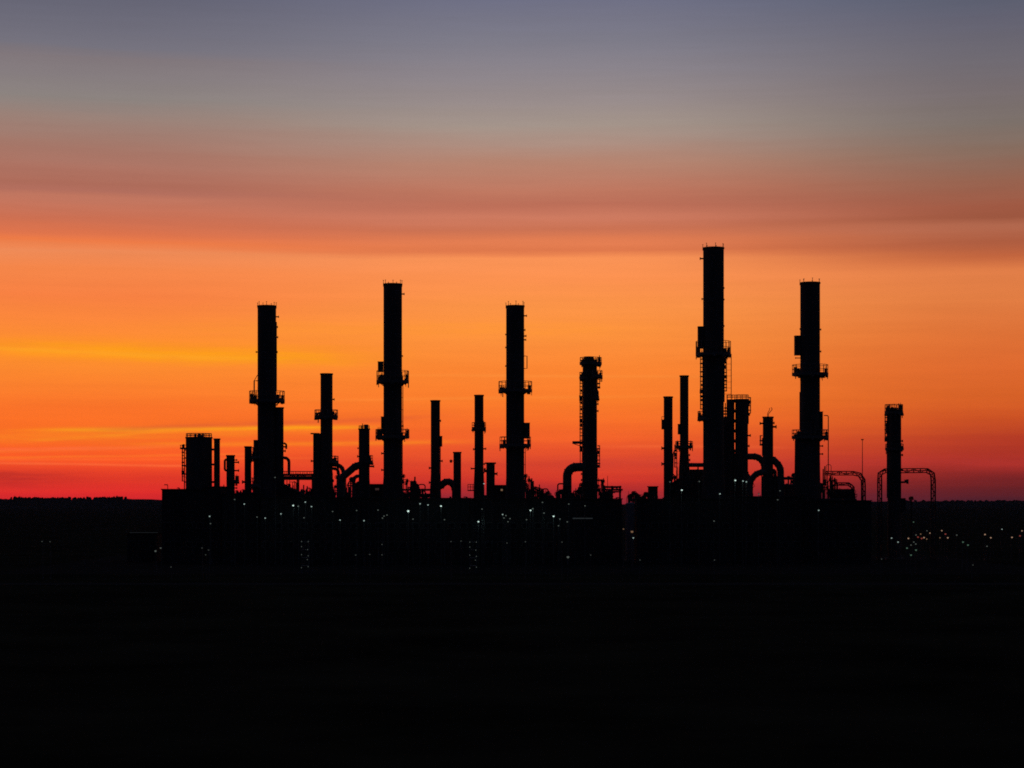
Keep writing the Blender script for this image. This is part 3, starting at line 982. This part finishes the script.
# lit stair towers
def stair_tower(label, x, y_top, Y):
    t = Thing('stair_tower', label, 'stair tower', x, Y, 'lit stair towers')
    zt = t.lz(y_top)
    fb = MB()
    w = .55
    for sx in (-w, w):
        for sy in (-.8, .8):
            fb.span((sx - .06, sy - .06, 0), (sx + .06, sy + .06, zt + .3))
    k = 0
    z = 0.0
    while z < zt - .4:
        z2 = min(z + 1.3, zt)
        fb.bar((-w if k % 2 else w, -.5, z), (w if k % 2 else -w, .5, z2), .05, 5)
        fb.span((-w, -.8, z2 - .06), (w, .8, z2))
        z = z2
        k += 1
    fb.build('frame', M['galv'], t.o)
    yy = y_top
    for (dx, y) in [(-w, y_top), (w, y_top), (-w, y_top + 5), (w - .1, y_top + 8), (-w, y_top + 13), (w, y_top + 14.2), (w - .15, y_top + 18), (-w, y_top + 26), (w, y_top + 25)]:
        if t.lz(y) < .15: continue
        MB().lathe([(.03, t.lz(y) - .07), (.07, t.lz(y)), (.03, t.lz(y) + .07)], 8, cx=dx, cy=-.92).build('landing_lamp', M['lamp_dim'], t.o)
    return t
stair_tower('narrow stair tower with dim lamps below the medium column', 305.4, 541.5, 330)
stair_tower('narrow stair tower with dim lamps below the slim column beside the middle tall stack', 473.2, 542, 330)

# ------------------------------------------------------------------ lamps
def lamp_meshes(r):
    pole = MB().tube([(0, 0, 0), (0, 0, 1)], .07, 6, r1=.045).mesh('pole', M['galv'])
    head = MB().span((-.06, -.55, .03), (.06, .05, .11)).box((0, -.55, .1), (.3, .42, .09)).mesh('lamp_head', M['steel'])
    return pole, head
POLE, HEAD = lamp_meshes(.2)
BULB = {}
def bulb(mat, r):
    key = (mat, round(r, 3))
    if key not in BULB:
        BULB[key] = MB().lathe([(r * .35, -r * .95), (r * .8, -r * .6), (r, 0), (r * .8, r * .45), (r * .4, r * .5)], 10).mesh('lamp_glass', M[mat], True)
    return BULB[key]

LANDMARKS = [(180, 'the far left block'), (210, 'the squat tower'), (243, 'the thin plain column'), (267, 'the leftmost tall stack'), (295, 'the railed bridge'),
             (322, 'the medium column'), (364, 'the slanting thick pipe'), (392, 'the second tall stack'), (420, 'the low open pipe rack'), (440, 'the arched duct'),
             (478, 'the slim bracketed column'), (512, 'the middle tall stack'), (545, 'the descending pipework'), (588, 'the ladder-clad column'), (631, 'the pale silo'),
             (668, 'the short boxed column'), (685, 'the slimmest column'), (714, 'the tallest stack'), (741, 'the twin column'), (768, 'the arched ducts'), (812, 'the rightmost tall stack'),
             (862, 'the thin mast'), (894, 'the far right column'), (920, 'the tiny tree'), (945, 'the long lattice bridge end'), (990, 'the right tree line'), (45, 'the left wood'), (120, 'the pale-eaved warehouse')]
LAMPS = []
def L(x, y, kind, r, Y): LAMPS.append((x, y, kind, r, Y))
for x, y in ((293.2, 505.4), (408.2, 511), (441, 506), (478.4, 521.6), (530.5, 510.3), (553.6, 516.2), (735.3, 480.3), (681.8, 490), (682, 490.4)):
    if (x, y) == (682, 490.4): continue
    L(x, y, 'lamp_bright', .22 if (x, y) == (408.2, 511) else .165, 376)
for x, y in ((244.3, 504), (311.5, 506.5), (280.9, 513.8), (265.2, 518), (340, 520), (305.3, 502), (209.6, 516.3), (420, 503.7), (428, 504.9), (364, 520.6), (719, 494), (720, 493.8),
             (818.7, 510.3), (633.3, 537.8), (743, 481), (746.4, 481.8), (502.6, 514.4), (484, 483.6)):
    if (x, y) == (719, 494): continue
    L(x, y, 'lamp_white', .135, 376 if y < 525 else 340)
for x, y in ((234.6, 499.4), (210.5, 523.5), (332.6, 511.4), (298.4, 506), (304, 517.7), (356.6, 510.4), (378, 510), (384, 516), (387, 515), (382.5, 518), (444.5, 519.6), (482, 509), (508, 521.6), (504, 518), (526.5, 519.6),
             (542.5, 502.3), (567.3, 521.8), (558.5, 525.7), (568.8, 504), (585, 505.8), (670, 481.8), (699.3, 481.4), (758.8, 494), (777.7, 499.7), (780, 490.7), (714, 521), (533, 508.6), (257, 517), (275, 477.4),
             (506, 515.5), (510, 518.5), (413, 519), (560, 519), (544, 513)):
    L(x, y, 'lamp_dim', .135, 376)
for x, y in ((451, 541.5), (461, 541), (507, 543), (525.5, 541.7), (355.6, 555), (369.7, 554.4), (382, 554.8), (382, 544.4), (562, 542), (205.7, 554.8), (208.6, 550), (202, 548), (171, 567), (42, 541.5), (50, 541.6), (590.7, 555),
             (714.5, 560), (881.6, 559), (973, 565), (640, 560)):
    L(x, y, 'lamp_faint', .1, 305)
L(155.5, 551, 'lamp_dim', .17, 320); L(160.7, 548, 'lamp_dim', .13, 320); L(568, 557, 'lamp_dim', .2, 300)
L(632, 531.6, 'lamp_amber_dim', .24, 360); L(623.5, 529, 'lamp_amber_dim', .13, 360)
for x, y in ((908.4, 538.3), (930, 533), (924, 537.5), (941.8, 530.6), (947.8, 537.7), (985, 534.4), (990.8, 537.6), (1012, 537.3), (1022, 530.8)):
    L(x, y, 'lamp_amber', .165, 400 if y > 533 else 470)
for x, y in ((891.6, 538), (898, 542), (916, 535), (920.7, 534), (927, 530.7), (926.7, 539), (940, 537.7), (1002, 529.2), (911, 545), (913.8, 542), (915.8, 544), (987, 546.2), (956.8, 535)):
    L(x, y, 'lamp_amber_dim' if (x in (920.7, 926.7, 940)) else 'lamp_white' if x in (1002, 891.6, 898) else 'lamp_dim', .14, 395 if y > 533 else 470)
for x, y in ((945.5, 534), (921.7, 538.3), (1020, 535.8), (918, 537)): L(x, y, 'lamp_red', .18, 400)
for x, y in ((911, 555), (907, 548), (916, 550), (963, 542), (968, 545), (913.5, 522)): L(x, y, 'lamp_green', .15, 330 if y > 530 else 450)

WORD = {'lamp_bright': 'bright white', 'lamp_white': 'white', 'lamp_dim': 'dim pale', 'lamp_faint': 'faint', 'lamp_amber': 'amber', 'lamp_amber_dim': 'dim amber', 'lamp_red': 'red', 'lamp_green': 'dim greenish'}
ORD = ['highest', 'second highest', 'third highest', 'fourth highest', 'fifth highest', 'sixth highest', 'seventh highest', 'eighth highest', 'ninth highest']
NUM = {2: 'two', 3: 'three', 4: 'four', 5: 'five', 6: 'six', 7: 'seven', 8: 'eight', 9: 'nine'}
zones = {}
for i, (x, y, k, r, Y) in enumerate(LAMPS):
    mark = min(LANDMARKS, key=lambda m: abs(m[0] - x))[1]
    zones.setdefault((mark, k), []).append(i)
for (mark, k), ids in zones.items():
    ids.sort(key=lambda i: LAMPS[i][1])
    for n, i in enumerate(ids):
        x, y, k, r, Y = LAMPS[i]
        if len(ids) == 1:
            lab = f'{WORD[k]} lamp on a thin post below {mark}'
            if y < 500: lab = f'{WORD[k]} lamp on a tall post before {mark}'
        else:
            q = ORD[n] if n < len(ids) - 1 or len(ids) == 1 else 'lowest'
            if len(ids) == 2: q = 'higher' if n == 0 else 'lower'
            lab = f'{WORD[k]} post lamp, {q} of {NUM[len(ids)]} such lamps around {mark}'
        h = max(.25, wz(y, Y))
        o = bpy.data.objects.new('lamp_post', None)
        COL.objects.link(o)
        o.location = (wx(x, Y), Y + .55, 0.008)
        tag(o, lab, 'lamp', 'white and pale lamps among the pipework' if x < 870 else 'town lamps at far right')
        p = bpy.data.objects.new('pole', POLE); COL.objects.link(p); p.parent = o; p.scale = (1, 1, h + .05)
        hd = bpy.data.objects.new('lamp_head', HEAD); COL.objects.link(hd); hd.parent = o; hd.location = (0, 0, h + r * .5)
        b = bpy.data.objects.new('lamp_glass', bulb(k, r)); COL.objects.link(b); b.parent = o; b.location = (0, -.55, h)
        if k in ('lamp_bright', 'lamp_white') and y < 526 and x < 870:
            ld = bpy.data.lights.new('lamp_light', 'POINT')
            ld.energy = 5 if k == 'lamp_bright' else 1.2
            ld.color = (0.62, 1.0, 0.92)
            ld.shadow_soft_size = .12
            lo_ = bpy.data.objects.new('lamp_light', ld); COL.objects.link(lo_); lo_.parent = o; lo_.location = (0, -1.1, h - .2)

# ------------------------------------------------------------------ ground, yard, road, hills, woods
def grid(name, x0, x1, y0, y1, nx, ny, zf, mat):
    bm = bmesh.new()
    vs = [[bm.verts.new((x0 + (x1 - x0) * i / nx, y0 + (y1 - y0) * j / ny, zf(x0 + (x1 - x0) * i / nx, y0 + (y1 - y0) * j / ny))) for i in range(nx + 1)] for j in range(ny + 1)]
    for j in range(ny):
        for i in range(nx):
            bm.faces.new((vs[j][i], vs[j][i + 1], vs[j + 1][i + 1], vs[j + 1][i]))
    me = bpy.data.meshes.new(name)
    bm.to_mesh(me); bm.free()
    me.materials.append(mat)
    o = bpy.data.objects.new(name, me)
    COL.objects.link(o)
    tag(o, kind='structure')
    return o


grid('ground', -5000, 5000, -1500, 5200, 4, 4, lambda x, y: 0.0, M['ground'])
grid('plant_yard', -86, 92, 326, 440, 2, 2, lambda x, y: 0.004, M['yard'])
grid('road', -400, 500, 286, 293, 6, 1, lambda x, y: 0.004, M['asphalt'])


def smooth(a, b, x):
    t_ = max(0.0, min(1.0, (x - a) / (b - a)))
    return t_ * t_ * (3 - 2 * t_)


def left_hill(x, y):
    top = 12.6 + 0.4 * math.sin(x * .011) + .25 * math.sin(x * .031 + 1) - 3.2 * smooth(-582, -540, x)
    prof = smooth(2500, 2950, y) * (1 - smooth(3150, 4000, y))
    return -2 + (top + 2) * prof * (1 - smooth(-480, -200, x))


grid('hill', -2600, -150, 2450, 4100, 160, 26, left_hill, M['hill'])


def right_hill(x, y):
    top = 9.0 + 0.6 * math.sin(x * .007) + .4 * math.sin(x * .021)
    prof = smooth(3000, 3450, y) * (1 - smooth(3700, 4600, y))
    return -2 + (top + 2) * prof * smooth(300, 720, x)


grid('far_rise', 250, 2800, 2950, 4700, 120, 24, right_hill, M['hill'])


def wood(name, label, spots):
    bm = bmesh.new()
    for (x, y, z, h, w) in spots:
        for k in range(5):
            ox, oy = rnd.uniform(-.3, .3) * w, rnd.uniform(-.3, .3) * w
            oz = rnd.uniform(.15, .62) * h
            s = rnd.uniform(.28, .5) * w
            ret = bmesh.ops.create_icosphere(bm, subdivisions=1, radius=1.0)
            sz = rnd.uniform(.3, .48) * h
            for v in ret['verts']:
                f = rnd.uniform(.75, 1.25)
                v.co = Vector((x + ox + v.co.x * s * f, y + oy + v.co.y * s * f, z + oz + v.co.z * sz * f))
    me = bpy.data.meshes.new(name)
    bm.to_mesh(me); bm.free()
    me.materials.append(M['leaf'])
    o = bpy.data.objects.new(name, me)
    COL.objects.link(o)
    tag(o, label, 'wood', kind='stuff')
    return o


spots = []
x = -752.0
while x < -581:
    yy = 3020 + rnd.uniform(-25, 25)
    h = rnd.choice((4.0, 4.4, 4.6, 4.9, 5.4)) + (.8 if -600 < x < -590 or -752 < x < -742 else 0)
    spots.append((x, yy, left_hill(x, yy) - 1.0, h, rnd.uniform(2.4, 4.2)))
    x += rnd.uniform(.7, 1.7)
for k in range(70):
    x = rnd.uniform(-900, -500)
    yy = rnd.uniform(2880, 3100)
    spots.append((x, yy, left_hill(x, yy) - 1.5, rnd.uniform(2, 3), rnd.uniform(4, 8)))
wood('distant_wood', 'far dark wood along the left skyline', spots)
spots = []
for k in range(150):
    x = rnd.uniform(740, 1000) if k % 3 else rnd.uniform(640, 1000)
    yy = 3560 + rnd.uniform(-80, 80)
    spots.append((x, yy, right_hill(x, yy) - 1.2, rnd.choice((1.6, 2.0, 2.4, 2.8, 4.2)), rnd.uniform(3, 9)))
wood('distant_tree_line', 'far dark tree line along the right skyline', spots)

# the one tree that stands clear on the right skyline
t = Thing('tree', 'tiny round-topped tree on the skyline right of the far right column', 'tree', 911.2, 640)
MB().tube([(0, 0, 0), (.1, 0, t.lz(502)), (0, 0, t.lz(498))], .28, 7, r1=.1).build('trunk', M['bark'], t.o)
bm = bmesh.new()
for k in range(420):
    a, b, c = rnd.gauss(0, 1), rnd.gauss(0, 1), rnd.gauss(0, 1)
    n = math.sqrt(a * a + b * b + c * c)
    rr = rnd.uniform(.3, 1.0) ** .5
    p = Vector((a / n * rr * .85, b / n * rr * .85, t.lz(498.5) + c / n * rr * .75))
    u = Vector((rnd.gauss(0, 1), rnd.gauss(0, 1), rnd.gauss(0, 1))).normalized() * .13
    v = u.orthogonal().normalized() * .1
    bm.faces.new([bm.verts.new(p + q) for q in (u, v, -u, -v)])
me = bpy.data.meshes.new('crown')
bm.to_mesh(me); bm.free(); me.materials.append(M['leaf'])
o = bpy.data.objects.new('crown', me); COL.objects.link(o); o.parent = t.o

# ------------------------------------------------------------------ evening haze over the plain
hz = MB().span((-5200, -1700, -3.5), (5200, 5400, 78)).build('haze', bpy.data.materials.new('evening_haze'))
hm = hz.data.materials[0]
hm.use_nodes = True
hm.node_tree.nodes.clear()
pv = hm.node_tree.nodes.new('ShaderNodeVolumePrincipled')
pv.inputs['Color'].default_value = (0.45, 0.60, 1.0, 1)
pv.inputs['Density'].default_value = 0.000026
pv.inputs['Anisotropy'].default_value = 0.0
ho = hm.node_tree.nodes.new('ShaderNodeOutputMaterial')
hm.node_tree.links.new(pv.outputs['Volume'], ho.inputs['Volume'])
tag(hz, 'thin evening haze over the plain', 'haze', kind='stuff')

# ------------------------------------------------------------------ sky
world = bpy.data.worlds.new('World')
scene.world = world
world.use_nodes = True
nt = world.node_tree
nt.nodes.clear()
N_ = nt.nodes.new
LK = nt.links.new


def val(x):
    return x


def mth(op, a, b=None, c=None, clamp=False):
    n = N_('ShaderNodeMath')
    n.operation = op
    n.use_clamp = clamp
    for i, v in enumerate((a, b, c)):
        if v is None:
            continue
        if isinstance(v, (int, float)):
            n.inputs[i].default_value = v
        else:
            LK(v, n.inputs[i])
    return n.outputs[0]


def sstep(v, a, b, lo=0.0, hi=1.0):
    n = N_('ShaderNodeMapRange')
    n.interpolation_type = 'SMOOTHSTEP'
    LK(v, n.inputs['Value'])
    n.inputs['From Min'].default_value = a
    n.inputs['From Max'].default_value = b
    n.inputs['To Min'].default_value = lo
    n.inputs['To Max'].default_value = hi
    return n.outputs['Result']


def mix(f, a, b, blend='MIX'):
    n = N_('ShaderNodeMixRGB')
    n.blend_type = blend
    if isinstance(f, (int, float)):
        n.inputs[0].default_value = f
    else:
        LK(f, n.inputs[0])
    for i, v in ((1, a), (2, b)):
        if isinstance(v, tuple):
            n.inputs[i].default_value = v
        else:
            LK(v, n.inputs[i])
    return n.outputs[0]


tc = N_('ShaderNodeTexCoord')
sep = N_('ShaderNodeSeparateXYZ')
LK(tc.outputs['Generated'], sep.inputs[0])
X, Yd, Z = sep.outputs
az = mth('ARCTAN2', X, Yd)                                   # 0 = towards the afterglow
hor = mth('SQRT', mth('ADD', mth('MULTIPLY', X, X), mth('MULTIPLY', Yd, Yd)))
tel = mth('DIVIDE', Z, mth('MAXIMUM', hor, 0.001))           # tangent of elevation


def noise(sx, sy, seed, detail=4, rough=.55):
    cv = N_('ShaderNodeCombineXYZ')
    LK(mth('MULTIPLY', az, sx), cv.inputs[0])
    LK(mth('MULTIPLY', tel, sy), cv.inputs[1])
    cv.inputs[2].default_value = seed
    n = N_('ShaderNodeTexNoise')
    n.inputs['Scale'].default_value = 1.0
    n.inputs['Detail'].default_value = detail
    n.inputs['Roughness'].default_value = rough
    LK(cv.outputs[0], n.inputs['Vector'])
    return mth('SUBTRACT', n.outputs['Fac'], .5)


n_big = noise(5.0, 22.0, 3.1, 3)
n_streak = noise(9.0, 190.0, 8.7, 4)
n_fine = noise(22.0, 420.0, 1.3, 3)
tel_w = mth('ADD', tel, mth('ADD', mth('MULTIPLY', n_big, 0.0055), mth('MULTIPLY', n_streak, 0.0055)))
u = mth('DIVIDE', tel_w, 0.26, clamp=True)


def ramp(stops):
    r = N_('ShaderNodeValToRGB')
    cr = r.color_ramp
    cr.interpolation = 'LINEAR'
    st = sorted(((YH - y) / F / 0.26, c) for y, c in stops)
    st = [(max(0.0, min(1.0, p)), c) for p, c in st]
    cr.elements[0].position = st[0][0]; cr.elements[0].color = lin(st[0][1])
    cr.elements[1].position = st[-1][0]; cr.elements[1].color = lin(st[-1][1])
    for p, c in st[1:-1]:
        e = cr.elements.new(p)
        e.color = lin(c)
    LK(u, r.inputs['Fac'])
    return r.outputs['Color']


LEFT = ramp([(0, (98, 98, 114)), (40, (111, 109, 122)), (56, (117, 114, 125)), (66, (127, 117, 121)), (85, (134, 125, 127)), (106, (140, 131, 127)), (125, (154, 129, 119)), (150, (164, 121, 107)),
             (178, (175, 114, 97)), (192, (174, 107, 89)), (198, (178, 109, 92)), (205, (194, 118, 95)), (225, (204, 111, 81)), (239, (221, 114, 74)), (248, (239, 123, 68)), (258, (238, 138, 86)),
             (275, (246, 134, 72)), (300, (248, 128, 64)), (330, (252, 136, 54)), (352, (254, 142, 40)), (370, (254, 138, 45)), (390, (254, 128, 44)), (410, (253, 115, 40)), (430, (253, 110, 36)),
             (448, (253, 98, 37)), (458, (252, 89, 37)), (466, (246, 78, 38)), (473, (237, 66, 38)), (482, (226, 54, 38)), (491, (226, 45, 41)), (499, (208, 37, 43))])
MID = ramp([(0, (110, 111, 132)), (40, (125, 123, 136)), (70, (139, 132, 139)), (100, (152, 140, 139)), (125, (164, 148, 138)), (145, (174, 143, 129)), (165, (183, 132, 111)), (190, (191, 119, 95)),
            (206, (189, 110, 87)), (217, (206, 122, 95)), (230, (203, 113, 81)), (242, (228, 125, 80)), (252, (224, 120, 74)), (260, (251, 147, 85)), (280, (252, 145, 78)), (310, (252, 147, 68)),
            (340, (253, 143, 58)), (370, (253, 133, 48)), (400, (252, 124, 42)), (425, (250, 109, 41)), (440, (245, 97, 42)), (450, (238, 85, 43)), (464, (218, 67, 43)), (472, (220, 63, 41)),
            (480, (209, 54, 41)), (490, (176, 43, 44)), (499, (143, 38, 51))])
RIGHT = ramp([(0, (86, 92, 110)), (30, (98, 97, 112)), (70, (110, 105, 113)), (100, (118, 108, 110)), (135, (124, 112, 105)), (160, (135, 109, 95)), (190, (150, 99, 79)), (214, (160, 88, 65)),
              (225, (157, 85, 61)), (232, (178, 103, 76)), (250, (175, 92, 62)), (262, (195, 100, 60)), (275, (225, 125, 70)), (300, (225, 124, 65)), (340, (222, 112, 52)), (370, (222, 104, 45)),
              (400, (217, 97, 38)), (420, (206, 81, 35)), (440, (183, 58, 37)), (455, (169, 48, 37)), (465, (160, 43, 39)), (476, (132, 36, 36)), (487, (102, 31, 35)), (499, (76, 30, 41))])
col = mix(sstep(az, -0.20, 0.0), LEFT, MID)
col = mix(sstep(az, 0.04, 0.25), col, RIGHT)


# thin lit cirrus streaks low in the glow, as bands with their own height, tilt and extent
n_wob = noise(14.0, 6.0, 5.7, 3)
n_grain = noise(40.0, 520.0, 2.9, 3)


def streak(y0, slope, width, x_a, x_b, soft, color, amount, col, wob=0.0016):
    t0 = (YH - y0) / F
    c = mth('ADD', mth('MULTIPLY', az, slope), t0)
    c = mth('ADD', c, mth('MULTIPLY', n_wob, wob * 2))
    d = mth('DIVIDE', mth('SUBTRACT', tel, c), width / F)
    g = mth('EXPONENT', mth('MULTIPLY', mth('MULTIPLY', d, d), -1.0))
    a0, a1, s = math.atan((x_a - 512) / F), math.atan((x_b - 512) / F), soft / F
    g = mth('MULTIPLY', g, mth('MULTIPLY', sstep(az, a0 - s, a0 + s), sstep(az, a1 - s, a1 + s, 1.0, 0.0)))
    g = mth('MULTIPLY', g, mth('ADD', mth('MULTIPLY', n_grain, 2.2), 1.0), clamp=True)
    return mix(mth('MULTIPLY', g, amount, clamp=True), col, lin(color))


col = streak(364, -0.024, 7.0, 20, 330, 90, (255, 162, 12), .85, col)
col = streak(367, -0.028, 2.2, -40, 260, 60, (255, 170, 40), .5, col)
col = streak(425, 0.015, 2.0, 50, 350, 50, (255, 168, 22), .95, col, .0005)
col = streak(441.5, 0.010, 2.4, 140, 450, 70, (255, 136, 32), .6, col, .0008)
col = streak(355, -0.008, 10.0, -20, 360, 110, (255, 152, 30), .4, col)
col = streak(423, 0.032, 6.0, -60, 330, 80, (255, 138, 34), .5, col, .0008)
col = streak(403.3, 0.083, 1.8, 40, 190, 40, (255, 146, 34), .6, col, .0006)
col = streak(433.8, 0.0375, 1.8, -200, 200, 60, (255, 116, 46), .7, col, .0006)
col = streak(470.4, -0.0125, 1.2, -200, 200, 30, (255, 104, 54), .75, col, .0002)
col = streak(441, 0.020, 1.6, -200, 120, 60, (255, 104, 60), .5, col, .0008)
col = streak(479, 0.0, 9.0, -300, 60, 70, (165, 34, 38), .5, col, .0008)
col = streak(449, 0.020, 1.3, -100, 240, 60, (255, 124, 40), .5, col, .0006)
col = streak(456, 0.010, 1.1, -100, 300, 60, (255, 110, 46), .45, col, .0005)
col = streak(398, 0.012, 1.6, 330, 640, 80, (255, 146, 58), .3, col, .0006)
col = streak(376, -0.006, 1.4, 420, 700, 90, (255, 150, 62), .3, col, .0006)
col = streak(445, -0.012, 1.8, 600, 760, 60, (252, 108, 55), .4, col)
col = streak(414, 0.040, 2.4, 90, 420, 60, (226, 92, 48), .55, col)
col = streak(330, 0.0, 9.0, 200, 620, 120, (255, 152, 45), .4, col)
col = streak(463, 0.0, 7.0, 520, 1100, 120, (196, 58, 50), .3, col)

lum = mth('ADD', 1.0, mth('ADD', mth('MULTIPLY', n_streak, 0.11), mth('MULTIPLY', n_fine, 0.07)))
gray = N_('ShaderNodeCombineXYZ')
for i in range(3):
    LK(lum, gray.inputs[i])
col = mix(1.0, col, gray.outputs[0], 'MULTIPLY')

col = mix(sstep(tel, 0.0, 0.035, 1.0, 0.0), col, mix(1.0, col, (1.12, 1.12, 1.1, 1), 'MULTIPLY'))
# higher up the glow gives way to dusk blue; away from the west it dies out
col = mix(sstep(tel, 0.25, 1.4), col, (0.020, 0.026, 0.050, 1))
away = sstep(mth('ABSOLUTE', az), 0.30, 1.75)
east = mix(sstep(tel, 0.0, 1.2), (0.0016, 0.0022, 0.0050, 1), (0.010, 0.014, 0.030, 1))
col = mix(away, col, east)

bg = N_('ShaderNodeBackground')
LK(col, bg.inputs['Color'])
bg.inputs['Strength'].default_value = 1.0
sky = N_('ShaderNodeTexSky')
sky.sky_type = 'NISHITA'
sky.sun_disc = False
sky.sun_elevation = math.radians(-4.5)
sky.sun_rotation = 0.0
bg2 = N_('ShaderNodeBackground')
LK(sky.outputs[0], bg2.inputs['Color'])
bg2.inputs['Strength'].default_value = 0.05
add = N_('ShaderNodeAddShader')
LK(bg.outputs[0], add.inputs[0]); LK(bg2.outputs[0], add.inputs[1])
out = N_('ShaderNodeOutputWorld')
LK(add.outputs[0], out.inputs['Surface'])

# the last of the sun, already at the skyline behind the plant
sl = bpy.data.lights.new('sun', 'SUN')
sl.energy = 0.01
sl.angle = math.radians(4)
sl.color = (1.0, 0.42, 0.2)
so = bpy.data.objects.new('sun', sl)
COL.objects.link(so)
so.location = (0, 900, 60)
so.rotation_euler = (math.radians(-89.0), 0, 0)

# ------------------------------------------------------------------ camera and view
cam = bpy.data.cameras.new('camera')
cam.sensor_fit = 'HORIZONTAL'
cam.sensor_width = 36
cam.lens = 36 * F / 1024
cam.shift_x = 0.0
cam.shift_y = (YH - 384) / 1024
cam.clip_start = 0.5
cam.clip_end = 30000
co = bpy.data.objects.new('camera', cam)
COL.objects.link(co)
co.location = (0, 0, HC)
co.rotation_euler = (math.radians(90), 0, 0)
scene.camera = co

scene.render.engine = 'CYCLES'
scene.view_settings.view_transform = 'Standard'
scene.view_settings.look = 'None'
scene.view_settings.exposure = 0.0
scene.view_settings.gamma = 1.0
scene.view_settings.use_curve_mapping = False
scene.cycles.pixel_filter_type = 'BLACKMAN_HARRIS'
scene.cycles.filter_width = 1.75
scene.cycles.max_bounces = 4
scene.cycles.use_denoising = False
